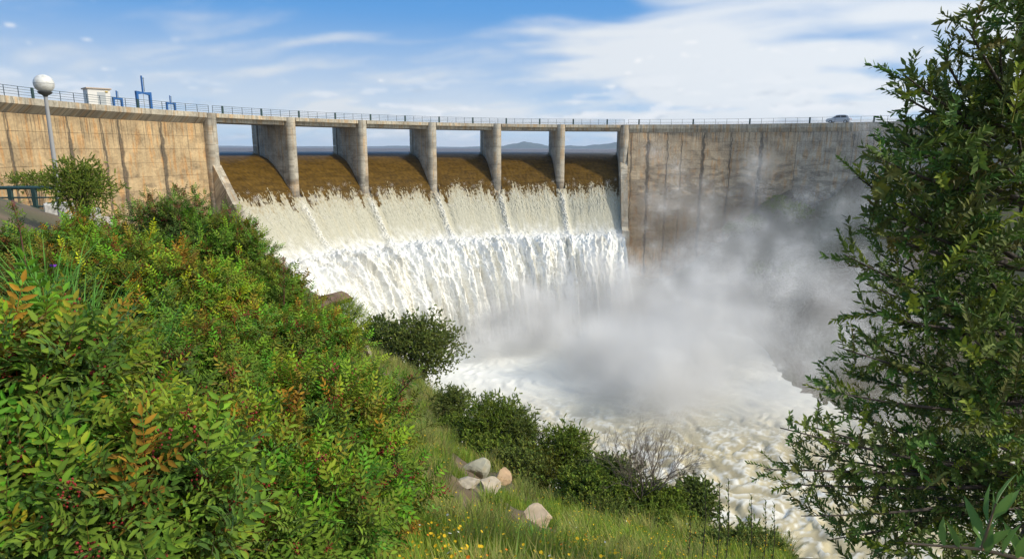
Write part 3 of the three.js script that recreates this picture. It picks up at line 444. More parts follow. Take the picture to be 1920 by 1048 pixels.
// a dome of sprigs on stems; the nearest sprigs get each leaf as a mesh of its own
function mastic(label, px, py, Z, [rx, ry, rz], n, { tone = 0, size = 1, own = Z < 4 ? 24 : 8, berries = 0.2, young = 0.075, yellow = 0.006 } = {}) {
  const c = at(px, py, Z), gy = Math.min(ground(c.x, Z), c.y - ry * 0.7), t = thing('mastic_shrub', label, 'shrub', V(c.x, gy, c.z), 'mastic shrubs in the foreground'), r = rngOf(shrubSeed++), cl = V(0, c.y - gy, 0), spr = SPR[shrubSeed % 3], list = [];
  n = Math.round(n * 1.25); for (let k = 0; k < n; k++) {
    let d = anyDir(r, 0.35); if (d.y < -0.35) d.y *= -0.6; d.normalize();
    const lump = 1 + 0.36 * n3(d.x * 2.2 + shrubSeed, d.y * 2.2, d.z * 2.2), q = k % 4 === 0 ? 0.5 + 0.4 * r() : k % 11 === 1 ? 1.1 + 0.2 * r() : 0.84 + 0.18 * r(), p = V(d.x * rx, d.y * ry, d.z * rz).multiplyScalar(q * lump).add(cl);
    const dir = d.clone().multiplyScalar(0.75).add(V(0, 0.75, 0)).add(anyDir(r).multiplyScalar(0.45)).normalize(), s = size * (0.72 + 0.6 * r()), u = r();
    const col = u < yellow ? [2.6, 2.0, 0.8] : u < yellow + young ? [1.7, 0.62, 0.7] : [0.6 + 0.8 * r(), 0.65 + 0.75 * r(), 0.6 + 0.6 * r()];
    list.push({ p, q: basisQ(dir, r() * 6.283), s, col, dir, dist: p.clone().add(t.position).length() });
  }
  list.sort((a, b) => a.dist - b.dist);
  const mat = LENT[tone], ownMats = [mat, LENT[(tone + 1) % 4], LENT[(tone + 3) % 4]];
  for (const [k, e] of list.slice(0, own).entries()) for (const [p, q, s, v] of spr.pl) { const m = part('leaf', PIN[v], ownMats[(k + v) % 3], t); m.position.copy(p).multiplyScalar(e.s).applyQuaternion(e.q).add(e.p); m.quaternion.copy(e.q).multiply(q); m.scale.setScalar(s * e.s); }
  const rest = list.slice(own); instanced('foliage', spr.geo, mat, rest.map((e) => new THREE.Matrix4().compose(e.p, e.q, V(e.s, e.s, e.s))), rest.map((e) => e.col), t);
  const bs = list.filter(() => r() < berries); if (bs.length) instanced('berry_cluster', berryGeo, berryMat, bs.map((e) => { const s = e.s * (0.9 + r() * 0.7); return new THREE.Matrix4().compose(e.p.clone().addScaledVector(e.dir, spr.h * e.s * (0.55 + 0.4 * r())), e.q, V(s, s * 1.2, s)); }), null, t);
  const g = new GB(); for (let k = 0; k < 9; k++) { const e = list[Math.floor(r() * list.length)], mid = cl.clone().lerp(e.p, 0.5).add(V((r() - 0.5) * 0.15, -0.12, (r() - 0.5) * 0.15)); g.tube([V((r() - 0.5) * 0.1, -0.1, (r() - 0.5) * 0.1), mid, e.p], 0.014, 0.004, 5, [1, 1, 1]); } part('stems', g.geo(), redStem, t);
  return t;
}
// far row along the skyline of the hedge, then nearer and nearer
mastic('dark purplish mastic shrub at the far left edge below the railing', 40, 555, 5.6, [0.37, 0.35, 0.34], 230, { tone: 2, young: 0.16, size: 1.05 });
mastic('mastic shrub with reddish tips in front of the concrete block', 165, 25 + 499, 6.0, [0.40, 0.37, 0.34], 250, { tone: 1, young: 0.16 });
mastic('tall mastic shrub on the hedge skyline left of the spillway', 335, 508, 6.2, [0.37, 0.45, 0.34], 280, { tone: 2, berries: 0.3 });
mastic('mastic shrub overlapping the foot of the spillway side wall', 430, 528, 6.0, [0.31, 0.41, 0.34], 240, { tone: 0, berries: 0.25 });
mastic('mastic shrub with a red-berried shoot against the white bench', 512, 612, 5.6, [0.25, 0.35, 0.29], 220, { tone: 0, berries: 0.35 });
mastic('yellow-tipped mastic shrub above the tall green grass', 225, 574, 4.8, [0.35, 0.29, 0.30], 220, { tone: 3, yellow: 0.1 });
mastic('mastic shrub with a bright yellow spray in mid hedge', 370, 614, 4.6, [0.35, 0.33, 0.34], 260, { tone: 1, yellow: 0.08 });
mastic('dense dark green mastic shrub in mid hedge beneath the berried shoot', 490, 740, 4.3, [0.37, 0.35, 0.34], 280, { tone: 0 });
mastic('mastic shrub at the hedge edge beside the grassy slope', 580, 715, 4.8, [0.29, 0.31, 0.30], 240, { tone: 1, berries: 0.3 });
mastic('mastic shrub behind the tall grass at the left edge', 30, 656, 4.2, [0.35, 0.33, 0.30], 230, { tone: 2 });
mastic('low mastic shrub filling the middle of the hedge', 350, 759, 3.4, [0.35, 0.29, 0.30], 260, { tone: 0 });
mastic('mastic shrub leaning out over the grassy slope', 635, 854, 3.5, [0.28, 0.29, 0.28], 240, { tone: 0, berries: 0.4 });
mastic('mastic shrub with many red berries right of the bramble leaves', 560, 874, 2.7, [0.29, 0.23, 0.24], 230, { tone: 1, berries: 0.35 });
mastic('mastic shrub under the tall grass at left', 190, 824, 2.7, [0.31, 0.23, 0.24], 230, { tone: 2, berries: 0.2 });
mastic('large-leaved pale mastic shrub at the left edge', 60, 838, 1.75, [0.17, 0.09, 0.14], 120, { tone: 3, size: 1.2, berries: 0.3 });
mastic('mastic shrub in the lower middle of the hedge', 400, 962, 2.05, [0.25, 0.17, 0.18], 210, { tone: 1, berries: 0.3 });
mastic('mastic shrub nearest the lower edge, red berries at its centre', 240, 1028, 1.55, [0.19, 0.11, 0.14], 150, { tone: 3, size: 1.1, berries: 0.35 });
mastic('dark mastic shrub in the lower left corner', 40, 1054, 1.5, [0.19, 0.10, 0.14], 150, { tone: 2, size: 1.1 });
mastic('mastic shrub at the lower edge next to the flowering grass', 560, 1044, 1.95, [0.19, 0.13, 0.16], 180, { tone: 0, berries: 0.4 });
mastic('low mastic shrub at the right end of the hedge', 645, 986, 2.5, [0.21, 0.15, 0.18], 180, { tone: 0, berries: 0.3 });
// shoots that stand up out of the hedge
function shoot(label, px, py, Z, h, n, lean, red) {
  const b = at(px, py, Z), t = thing('berried_shoot', label, 'shoot', b, 'upright shoots above the hedge'), r = rngOf(shrubSeed++), g = new GB(), top = V(lean * h, h, 0.05 * h); g.tube([V(0, -0.25, 0), top.clone().multiplyScalar(0.5).add(V(0.01, 0, 0)), top], 0.007, 0.002, 5, [1, 1, 1]); part('stem', g.geo(), redStem, t);
  for (let k = 0; k < n; k++) { const f = 0.15 + 0.85 * k / n, a = k * 2.4, d = V(Math.cos(a), 0.65, Math.sin(a)).normalize(), m = part('leaf', PIN[k % 4], LENT[red > 0.5 && f > 0.7 ? 3 : (k + 1) % 3], t); m.position.copy(top).multiplyScalar(f); m.quaternion.copy(basisQ(d, a)); m.scale.setScalar((1.25 - 0.5 * f) * (0.8 + 0.4 * r())); }
  const ms = []; for (let k = 0; k < 9; k++) ms.push(new THREE.Matrix4().compose(top.clone().multiplyScalar(0.35 + 0.62 * r()).add(V((r() - 0.5) * 0.03, 0, (r() - 0.5) * 0.03)), basisQ(anyDir(r, 0.5), 0), V(0.9, 1.2, 0.9))); instanced('berry_cluster', berryGeo, berryMat, ms, null, t);
}
shoot('tall red-berried shoot standing against the white water', 528, 580, 5.3, 0.44, 26, 0.12, 0);
shoot('red-tipped shoot standing against the dam wall', 335, 440, 6.0, 0.33, 22, 0.05, 0);
shoot('slender dark red shoot standing in the tall grass', 203, 770, 2.9, 0.42, 24, -0.05, 0.8);
shoot('red shoot at the left edge in front of the terrace railing', 42, 470, 5.0, 0.36, 20, -0.05, 0.8);
shoot('arching berried shoot reaching out over the grassy slope', 690, 800, 3.1, 0.30, 20, 0.9, 0);
shoot('berried shoot low over the flowering grass', 660, 960, 2.4, 0.2, 16, 1.1, 0);

// simple-leaved twig along +y for olives and small-leaved bushes
function twig(seed, L, n, len, wid, c, spread = 0.8, stem = [1, 0.8, 0.6]) {
  const g = new GB(), r = rngOf(seed), bend = V((r() - 0.5) * 0.3, 0, (r() - 0.5) * 0.3), P = (t) => V(bend.x * L * t * t, L * t, bend.z * L * t * t); g.tube([P(0), P(0.35), P(0.7), P(1)], 0.0035 * L / 0.3, 0.0012 * L / 0.3, 4, stem);
  for (let k = 0; k < n; k++) { const t = 0.12 + 0.88 * k / n, pr = k >> 1, a = (k % 2) * Math.PI + pr * 1.57 + r() * 0.7, d = V(Math.cos(a) * spread, 0.75 + 0.35 * r(), Math.sin(a) * spread).normalize(), s = 0.7 + 0.55 * r(); g.leaf(P(t), d, V(-d.x * 0.7, 1, -d.z * 0.7), len * (0.75 + 0.4 * r()), wid * (0.8 + 0.4 * r()), c.map((x) => x * s), 0.18, 0.1 * r()); }
  return g.geo();
}
const OLEAF = (() => { const g = new GB(); g.leaf(V(0, 0, 0), UPV, V(0, 0, 1), 0.052, 0.0175, [1, 1, 1], 0.2, 0.08); return g.geo(); })();
const oliveMat = leafMat(0.105, 0.155, 0.026, 0.25, 0.05), oliveMats = [oliveMat, leafMat(0.18, 0.23, 0.035, 0.3, 0.05), leafMat(0.10, 0.15, 0.032, 0.2, 0.05)];
{ // olive tree at the right edge
  const base = V(2.75, ground(2.75, 3.5) - 0.1, -3.5), t = thing('olive_tree', 'leafy wild olive tree filling the right edge of the view', 'tree', base), r = rngOf(77), loc = (px, py, Z) => at(px, py, Z).sub(base);
  const core = [loc(2010, 900, 3.4), loc(1960, 620, 3.4), loc(1930, 380, 3.35), loc(1940, 160, 3.35)], tr = new GB(); tr.tube([V(0, 0, 0), core[0], core[1]], 0.09, 0.055, 9, [1, 1, 1]); tr.tube([core[1], core[2], core[3], loc(1900, -120, 3.3)], 0.055, 0.02, 8, [1, 1, 1]); part('trunk', tr.geo(), barkMat, t);
  const tips = [[1895, 12, 3.0], [1830, 60, 2.9], [1765, 45, 2.8], [1800, 110, 3.1], [1725, 100, 2.9], [1700, 160, 3.1], [1652, 138, 2.8], [1640, 172, 2.9], [1690, 220, 3.1], [1640, 260, 3.0], [1600, 292, 2.75], [1585, 330, 2.9], [1640, 340, 3.2], [1610, 385, 3.0], [1590, 420, 2.9], [1560, 475, 2.8], [1620, 470, 3.2], [1600, 530, 3.0], [1590, 575, 2.9], [1640, 600, 3.2], [1600, 640, 3.1], [1548, 648, 2.8], [1570, 700, 3.0], [1520, 728, 2.85], [1550, 770, 3.1], [1490, 795, 2.85], [1440, 800, 2.7], [1500, 850, 3.0], [1445, 905, 2.8], [1410, 878, 2.65], [1520, 920, 3.1], [1480, 965, 2.9], [1530, 1010, 3.0], [1600, 1000, 3.1], [1680, 960, 3.2], [1750, 900, 3.2], [1700, 700, 3.2], [1720, 500, 3.2], [1730, 330, 3.2], [1860, 200, 3.0], [1800, 260, 2.9], [1820, 480, 2.9], [1790, 620, 2.8], [1800, 800, 2.8], [1860, 950, 2.9], [1760, 1020, 2.9], [1900, -160, 3.3], [1840, -90, 3.1], [1960, -110, 3.4], [2060, 0, 3.4], [2120, 200, 3.5], [2140, 450, 3.5], [2130, 700, 3.5], [2080, 900, 3.4]];
  const mats = [], cols = [], own = [], TW = { L: 0.27, n: 22 }, bg = [];
  const put = (p, d, s) => { const m = new THREE.Matrix4().compose(p, basisQ(d, r() * 6.28), V(s, s, s)); mats.push(m); const u = r(); cols.push(u < 0.12 ? [2.0, 1.7, 0.8] : [0.7 + 0.6 * r(), 0.75 + 0.5 * r(), 0.7 + 0.5 * r()]); };
  for (const [px0, py, Z] of tips) { const px = px0 + (py < 300 ? 45 : 25);
    const tip = loc(px, py, Z), from = core[Math.min(3, Math.max(0, Math.round((760 - py) / 290)))].clone().lerp(core[Math.min(3, Math.max(0, Math.round((900 - py) / 290)))], 0.5), mid = from.clone().lerp(tip, 0.55).add(V((r() - 0.5) * 0.1, -0.10 + 0.1 * r(), (r() - 0.5) * 0.25)), cv = new THREE.QuadraticBezierCurve3(from, mid, tip), b = new GB(); b.tube(cv.getPoints(9), 0.017, 0.0025, 5, [1, 1, 1]); part('branch', b.geo(), barkMat, t);
    const len = cv.getLength(), K = Math.round(len * 22);
    for (let k = 0; k < K; k++) { const f = 0.22 + 0.76 * (k + r()) / K, p = cv.getPoint(f), tn = cv.getTangent(f); put(p, tn.clone().multiplyScalar(0.8).add(V(0, 0.35, 0)).add(anyDir(r).multiplyScalar(0.85)).normalize(), (0.55 + 0.45 * r()) * lerp(1, 0.72, f)); }
    own.push([tip.clone().addScaledVector(cv.getTangent(1), -0.14), cv.getTangent(1).add(V(0, 0.25, 0)).normalize()]);
  }
  for (let k = 0; k < 900; k++) { // inside of the crown
    const py = r() * 1120 - 30, edge = 1560 + 60 * Math.sin(py / 90) + (py < 260 ? (260 - py) * 0.75 : 0) - (py > 620 ? (py - 620) * 0.12 : 0), px = edge + 130 + Math.pow(r(), 0.8) * (2060 - edge - 130), p = loc(px, py, 2.75 + 1.15 * r()); put(p, V(-0.35, 0.45, 0.1).add(anyDir(r).multiplyScalar(0.9)).normalize(), 0.7 + 0.4 * r());
  }
  instanced('foliage', twig(9, TW.L, TW.n, 0.052, 0.018, [1, 1, 1], 0.8), oliveMat, mats, cols, t);
  own.slice(0, 25).forEach(([p, d], q) => { const Q = basisQ(d, q), n = 12; for (let k = 0; k < n; k++) { const f = k / n, a = (k % 2) * Math.PI + (k >> 1) * 1.57, m = part('leaf', OLEAF, oliveMats[(k + q) % 3], t), ld = V(Math.cos(a) * 0.7, 0.8, Math.sin(a) * 0.7).normalize(); m.position.set(0, 0.17 * f, 0).applyQuaternion(Q).add(p); m.quaternion.copy(Q).multiply(basisQ(ld, 0)); m.scale.setScalar(0.85 + 0.3 * r()); } });
}
{ // near twig in the lower right corner
  const p0 = at(1990, 1060, 1.0), t = thing('leafy_twig', 'pale leafy twig close to the lower right corner', 'twig', p0), a = at(1700, 1015, 1.05).sub(p0), g = new GB(), mid = a.clone().multiplyScalar(0.5).add(V(0, 0.012, 0)); g.tube([V(0, 0, 0), mid, a], 0.004, 0.002, 6, [1, 1, 1]); g.tube([mid, at(1870, 940, 1.0).sub(p0)], 0.003, 0.0015, 5, [1, 1, 1]); part('stem', g.geo(), std(0.20, 0.13, 0.07, 0.8), t);
  const lg = (() => { const q = new GB(); q.leaf(V(0, 0, 0), UPV, V(0, 0, 1), 0.075, 0.016, [1, 1, 1], 0.2, 0.15); return q.geo(); })(), lm = leafMat(0.13, 0.24, 0.05, 0.35), r = rngOf(4); for (let k = 0; k < 16; k++) { const f = k / 16, p = k < 8 ? a.clone().multiplyScalar(0.1 + 0.8 * f * 2 * 0.9) : mid.clone().lerp(at(1870, 940, 1.0).sub(p0), (k - 8) / 8), m = part('leaf', lg, lm, t); m.position.copy(p); m.quaternion.copy(basisQ(V(r() - 0.6, 0.5 + 0.4 * r(), (r() - 0.5) * 0.8).normalize(), r() * 6)); }
}
// bushes farther down the slope
const BUSHG = { small: twig(31, 0.15, 24, 0.05, 0.030, [1, 1, 1], 0.9), fine: twig(33, 0.18, 30, 0.042, 0.018, [1, 1, 1], 0.7), broom: twig(35, 0.4, 30, 0.035, 0.005, [1, 1.2, 1], 0.3, [0.6, 1, 0.4]) };
const BUSHM = [leafMat(0.150, 0.205, 0.035), leafMat(0.165, 0.240, 0.024), leafMat(0.120, 0.180, 0.028), leafMat(0.15, 0.18, 0.016)];
function bush(name, label, px, py, Z, [rx, ry, rz], n, geo, mat, size, { group = 'bushes on the bank', shaggy = 0.3, gold = 0 } = {}) {
  n = Math.round(n * 2.0); const c = at(px, py, Z), gy = Math.min(ground(c.x, Z), c.y - ry * 0.8), t = thing(name, label, 'bush', V(c.x, gy, c.z), group), r = rngOf(shrubSeed++), cl = V(0, c.y - gy, 0), ms = [], cs = [], g = new GB();
  for (let k = 0; k < n; k++) { let d = anyDir(r, 0.25); const lump = 1 + shaggy * fbm3(d.x * 1.9 + shrubSeed, d.y * 1.9, d.z * 1.9, 3) * 1.6, q = Math.pow(r(), 0.4), p = V(d.x * rx, d.y * ry, d.z * rz).multiplyScalar(q * lump).add(cl), dir = d.clone().multiplyScalar(0.5).add(V(0, 0.25, 0)).add(anyDir(r).multiplyScalar(1.0)).normalize(), s = size * (0.7 + 0.6 * r()); ms.push(new THREE.Matrix4().compose(p, basisQ(dir, r() * 6.28), V(s, s, s))); const m = 0.75 + 0.5 * r(); cs.push(r() < gold ? [3.5, 2.6, 0.8] : [m * (0.9 + 0.3 * r()), m, m * (0.7 + 0.4 * r())]); if (k % Math.ceil(n / 22) === 0) g.tube([V(0, -0.1, 0), cl.clone().lerp(p, 0.45).add(V((r() - 0.5) * rx * 0.3, -ry * 0.15, 0)), p], 0.03 * ry, 0.006 * ry, 4, [1, 1, 1]); }
  instanced('foliage', geo, mat, ms, cs, t); part('trunk', g.geo(), barkMat, t); return t;
}
bush('round_bush', 'round dark bush on the bank in front of the falls', 785, 655, 30, [2.0, 1.6, 1.8], 2300, BUSHG.small, BUSHM[0], 1.15, { shaggy: 0.45 });
bush('round_bush', 'dark bush joined to the left of the round bush', 710, 640, 31, [1.25, 1.15, 1.2], 900, BUSHG.small, BUSHM[2], 1.15);
bush('broom_bush', 'yellow-flowering broom near the rock ledge', 650, 600, 26, [0.9, 0.75, 0.8], 800, BUSHG.broom, BUSHM[3], 1.0, { gold: 0.3 });
bush('terrace_bush', 'feathery green bush in front of the lamp post', 150, 360, 15.5, [0.72, 0.68, 0.6], 1000, BUSHG.fine, BUSHM[1], 0.72, { shaggy: 0.5 });
bush('terrace_bush', 'low green bush behind the green railing', 60, 345, 24, [1.1, 0.35, 0.6], 420, BUSHG.fine, BUSHM[1], 0.7);
for (const [label, px, py, Z, rx, ry, n, m, k] of [['dark green bush highest in the clump beside the rapids', 930, 800, 17, 0.95, 0.85, 1500, 1, 'fine'], ['bush with wispy top right of the highest bank bush', 975, 830, 16.5, 0.7, 0.85, 1000, 0, 'fine'], ['bush in the middle of the clump above the rocks', 905, 865, 15.5, 0.8, 0.7, 1100, 1, 'small'], ['olive-green bush left of the bare shrub', 1065, 850, 16, 0.72, 0.72, 1100, 1, 'fine'], ['low bush below the bare shrub', 1140, 905, 15, 0.95, 0.6, 1200, 2, 'small'], ['dark bush at the right end of the bank clump', 1300, 945, 14.5, 0.6, 0.62, 1000, 2, 'small'], ['broad low bush beside the largest boulder', 1105, 930, 13.8, 0.85, 0.55, 1300, 1, 'small'], ['ground-hugging bush below the dark end bush', 1250, 1000, 12.5, 0.9, 0.38, 900, 1, 'fine'], ['grey-green bush at the lower edge right of the boulder', 1130, 985, 12.5, 0.9, 0.42, 1000, 0, 'fine'], ['low bush at the lower edge beneath the thin shoots', 1400, 1040, 9, 0.7, 0.3, 700, 0, 'fine'], ['small dark bush on the grassy brow', 850, 760, 20, 0.7, 0.55, 700, 0, 'fine'], ['fresh green bush at the foot of the grassy brow', 845, 815, 18.5, 0.7, 0.5, 800, 1, 'small'], ['wide bush filling the gap behind the rocks', 960, 880, 15, 0.9, 0.55, 1000, 0, 'small'], ['mid-green bush spilling below the small brow bush', 880, 830, 17.5, 0.75, 0.6, 900, 1, 'small'], ['yellowish bush between the clump and the bare shrub', 1010, 885, 15.5, 0.7, 0.6, 900, 3, 'fine'], ['leafy bush between the bare shrub and the end bush', 1235, 950, 14, 0.7, 0.5, 900, 1, 'small'], ['pale bush at the lower edge below the broad low bush', 1190, 1020, 11, 0.75, 0.4, 800, 1, 'small']]) bush('bank_bush', label, px, py, Z, [rx, ry, rx * 0.9], n, BUSHG[k], BUSHM[m], 0.85, { shaggy: 0.5 });
for (const [label, th, o, s] of [['misty green bush under the grey wall, leftmost of its row', 24.5, 4, 2.2], ['misty green bush under the grey wall, second in its row', 28, 5, 2.6], ['misty green bush under the grey wall, third in its row', 31.5, 4, 3], ['misty green bush under the grey wall, fourth in its row', 35, 6, 3], ['misty bush lower on the far bank below the grey wall', 31, 12, 3.2], ['misty bush on the far bank behind the olive twigs', 37, 14, 3.4]]) { const p = onArc(th, o, 0); p.y = ground(p.x, -p.z); const t = thing('far_bush', label, 'bush', p, 'bushes on the far bank'), r = rngOf(shrubSeed++), ms = [], cs = []; for (let k = 0; k < 500; k++) { const d = anyDir(r, 0.5), q = Math.pow(r(), 0.4); ms.push(new THREE.Matrix4().compose(V(d.x * s, d.y * s * 0.8 + 0.3, d.z * s).multiplyScalar(q), basisQ(d, r() * 6), V(2.2, 2.2, 2.2))); const m = 0.8 + 0.6 * r(); cs.push([m, m, m]); } instanced('foliage', BUSHG.small, BUSHM[1], ms, cs, t); }
{ // bare shrub
  const b = at(1195, 915, 14), t = thing('bare_shrub', 'leafless grey shrub with fine twigs beside the rapids', 'shrub', V(b.x, Math.min(ground(b.x, 14), b.y), b.z)), r = rngOf(91), g = new GB(), grow = (p, d, L, rad, lv) => { const q = p.clone().addScaledVector(d, L), m = p.clone().lerp(q, 0.5).add(anyDir(r).multiplyScalar(L * 0.06)); g.tube([p, m, q], rad, rad * 0.6, lv > 1 ? 5 : 3, [1, 1, 1]); if (lv > 0) for (let k = 0; k < 3 + (r() < 0.5 ? 1 : 0); k++) grow(k ? p.clone().lerp(q, 0.45 + 0.55 * r()) : q, d.clone().add(anyDir(r).multiplyScalar(0.62)).add(V(0, 0.16, 0)).normalize(), L * (0.62 + 0.2 * r()), rad * 0.58, lv - 1); };
  const up = b.y - t.position.y; for (let k = 0; k < 8; k++) grow(V((r() - 0.5) * 0.3, up * 0.2, (r() - 0.5) * 0.3), V((r() - 0.5) * 1.3, 1, (r() - 0.5) * 0.9).normalize(), 0.62 + up * 0.3, 0.017, 4); part('branches', g.geo(), std(0.16, 0.125, 0.10, 0.9), t);
}
// thin upright shoots in front of the rapids
[[1318, 1010, 885], [1345, 1015, 900], [1362, 1030, 895], [1405, 1040, 925], [1432, 1035, 935], [1448, 1045, 940], [1290, 1030, 930]].forEach(([px, py, top], k) => { const Z = 6.5 + 0.2 * k, b = at(px, py + 40, Z), e = at(px + 6, top, Z), t = thing('thin_shoot', ['leftmost tall', 'second', 'third', 'fourth', 'fifth', 'sixth and rightmost', 'shorter outlying'][k] + ' thin upright shoot with narrow leaves before the rapids', 'shoot', b, 'thin shoots before the rapids'), h = e.y - b.y, r = rngOf(300 + k), tp = V(e.x - b.x, h, 0); part('stem', new GB().tube([V(0, -0.5, 0), tp.clone().multiplyScalar(0.5).add(V(0.03, 0, 0)), tp], 0.008, 0.003, 5, [1, 1, 1]).geo(), barkMat, t); for (let q = 0; q < 34; q++) { const f = 0.15 + 0.85 * q / 34, m = part('leaf', OLEAF, oliveMats[q % 3], t); m.position.copy(tp).multiplyScalar(f); m.quaternion.copy(basisQ(V(Math.cos(q * 2.4) * 0.55, 0.9, Math.sin(q * 2.4) * 0.55).normalize(), q)); m.scale.setScalar(1.1); } });
// grass
function blades(seed, n, h, w, spread, c0, c1, bend = 0.5) { const g = new GB(), r = rngOf(seed); for (let k = 0; k < n; k++) { const a = r() * 6.28, q = r() * spread, x = Math.cos(a) * q, z = Math.sin(a) * q, H = h * (0.55 + 0.6 * r()), b = a + (r() - 0.5) * 2, l = bend * H * (0.2 + r()), s = V(-Math.sin(b), 0, Math.cos(b)), m = r(), c = [0, 1, 2].map((i) => lerp(c0[i], c1[i], m)), row = []; for (const [t, ww] of [[0, 1], [0.4, 0.9], [0.75, 0.6], [1, 0]]) { const px = x + Math.cos(b) * l * t * t, py = H * t * (1 - 0.18 * bend * t), pz = z + Math.sin(b) * l * t * t; if (ww) row.push([g.v(px + s.x * w * ww, py, pz + s.z * w * ww, c), g.v(px - s.x * w * ww, py, pz - s.z * w * ww, c)]); else row.push([g.v(px, py, pz, c)]); } for (let i = 0; i < 2; i++) g.q(row[i][0], row[i][1], row[i + 1][1], row[i + 1][0]); g.t(row[2][0], row[2][1], row[3][0]); } return g.geo(); }
const grassMat = leafMat(1, 1, 1, 0.3, 0);
const slopeOK = (x, Z) => Math.abs(x) < 40;
{
  const r = rngOf(1234), ms = [[], []], cs = [[], []], fl = [], fc = [];
  const G = [blades(1, 24, 0.19, 0.0035, 0.13, [0.15, 0.27, 0.02], [0.27, 0.33, 0.035]), blades(2, 22, 0.25, 0.003, 0.14, [0.33, 0.30, 0.09], [0.19, 0.27, 0.04], 0.7)];
  for (let k = 0; k < 21000; k++) {
    const Z = 2.2 + 30 * Math.pow(r(), 1.7), x = lerp(-0.40 * Z - 0.3, 0.42 * Z + 0.6, r()), y = ground(x, Z); if (y < -20 || rocks.some(([a, b, w]) => Math.abs(x - a * Z / b) < w * 0.5 && Z > b - 1.7 && Z < b + 0.6)) continue;
    const n = fbm2(x * 0.5, Z * 0.5, 3) + smooth(9, 20, Z) * 0.28, w = n > 0.12 ? 1 : 0, s = (0.65 + 0.6 * r()) * (1 + Z * 0.025); ms[w].push(new THREE.Matrix4().compose(V(x, y - 0.02, -Z), new THREE.Quaternion().setFromAxisAngle(UPV, r() * 6.28), V(s, s * (0.8 + 0.5 * r()), s))); const b = 0.75 + 0.5 * r(); cs[w].push([b * (0.85 + 0.4 * r()), b, b]);
    if (Z < 15 && r() < 0.6 * smooth(-0.3, 0.25, fbm2(x * 0.8 + 9, Z * 0.8, 3))) { const q = 0.5 + 0.55 * r(); fl.push(new THREE.Matrix4().compose(V(x + 0.1 * (r() - 0.5), y + s * (0.2 + 0.12 * r()), -Z), basisQ(anyDir(r, 1.4), r() * 6), V(q, q, q))); fc.push(r() < 0.86 ? [0.74, 0.50, 0.015] : r() < 0.85 ? [0.72, 0.22, 0.012] : [0.75, 0.75, 0.68]); }
  }
  const g0 = new THREE.Group(); g0.name = 'grass'; g0.userData.kind = 'stuff'; g0.userData.label = 'green and straw-coloured grass covering the slope'; scene.add(g0); G.forEach((g, k) => instanced('grass_blades', g, grassMat, ms[k], cs[k], g0));
  const pet = new GB(); for (let k = 0; k < 8; k++) { const a = k / 8 * 6.283; pet.leaf(V(0, 0, 0), V(Math.cos(a), 0.25, Math.sin(a)).normalize(), UPV, 0.012, 0.008, [1, 1, 1], 0.1, 0.05); }
  const f = instanced('wildflowers', pet.geo(), leafMat(1, 1, 1, 0.3, 0), fl, fc, scene); f.userData.label = 'small yellow and orange wildflowers in the grass';
}
[[85, 560, 3.5, 0.62, 'arching bright green grass tuft beside the purple flower'], [150, 640, 3.0, 0.6, 'bright green grass tuft in the left hedge, between the red shoot and edge'], [250, 690, 3.0, 0.55, 'bright green grass tuft right of the slender red shoot'], [60, 700, 2.4, 0.5, 'bright green grass tuft above the large-leaved shrub'], [700, 760, 5.2, 0.5, 'tall grass tuft on the brow beside the hedge'], [1010, 1010, 5.5, 0.4, 'pale grass tuft at the lower edge under the boulder']].forEach(([px, py, Z, h, label], k) => { const p = at(px, py, Z), b = p.clone(); b.y -= h * 0.42; const t = thing('grass_tuft', label, 'grass tuft', b, 'tall grass tufts'); part('blades', blades(60 + k, 90, h, 0.0042, 0.13, [0.07, 0.24, 0.02], [0.13, 0.30, 0.045], 0.75), grassMat, t, true); });
{ const p = at(98, 503, 3.4), t = thing('purple_flower', 'single purple flower above the bright grass', 'flower', p), r = rngOf(8), lm = std(0.28, 0.07, 0.55, 0.7, { side: THREE.DoubleSide }), pg = (() => { const g = new GB(); g.leaf(V(0, 0, 0), UPV, V(0, 0, 1), 0.02, 0.013, [1, 1, 1], 0.2, 0.2); return g.geo(); })(); part('stem', new GB().tube([V(0, -0.4, 0), V(0.01, -0.2, 0), V(0, 0, 0)], 0.003, 0.002, 4).geo(), std(0.06, 0.14, 0.02, 0.8), t); for (let k = 0; k < 6; k++) { const a = k * 1.047, m = part('petal', pg, lm, t); m.quaternion.copy(basisQ(V(Math.cos(a), 0.4, Math.sin(a)).normalize(), 0)); } }
{ // bramble with broad bright leaflets in threes
  const p = at(430, 850, 2.15), t = thing('bramble', 'bramble with broad bright green leaflets in the hedge middle', 'bramble', V(p.x, p.y - 0.35, p.z)), r = rngOf(15), lg = (() => { const g = new GB(); g.leaf(V(0, 0, 0), UPV, V(0, 0, 1), 0.052, 0.032, [1, 1, 1], 0.14, 0.12); return g.geo(); })(), lm = leafMat(0.09, 0.24, 0.04, 0.3, 0.3), sg = new GB();
  for (const [px, py] of [[385, 800], [420, 805], [405, 850], [380, 868], [440, 830], [470, 815], [500, 838], [360, 865], [415, 880]]) { const q = at(px, py, 2.05 + 0.12 * r()).sub(t.position); sg.tube([V(0, 0, 0), q.clone().multiplyScalar(0.6).add(V((r() - 0.5) * 0.06, 0.03, 0)), q], 0.004, 0.0015, 5, [1, 1, 1]); const o = r() * 6.28; for (let k = 0; k < 3; k++) { const a = o + (k - 1) * 1.25, m = part('leaf', lg, lm, t), d = V(Math.cos(a), 0.12, Math.sin(a) * 0.8 + 0.25).normalize(); m.position.copy(q); const nrm = V(0.2 * (r() - 0.5), 0.8, 0.6).normalize(), s = V().crossVectors(d, nrm).normalize(), n2v = V().crossVectors(s, d); m.quaternion.setFromRotationMatrix(new THREE.Matrix4().makeBasis(s, d, n2v)); m.scale.setScalar(0.85 + 0.35 * r()); } } part('stems', sg.geo(), std(0.10, 0.14, 0.04, 0.8), t);
}

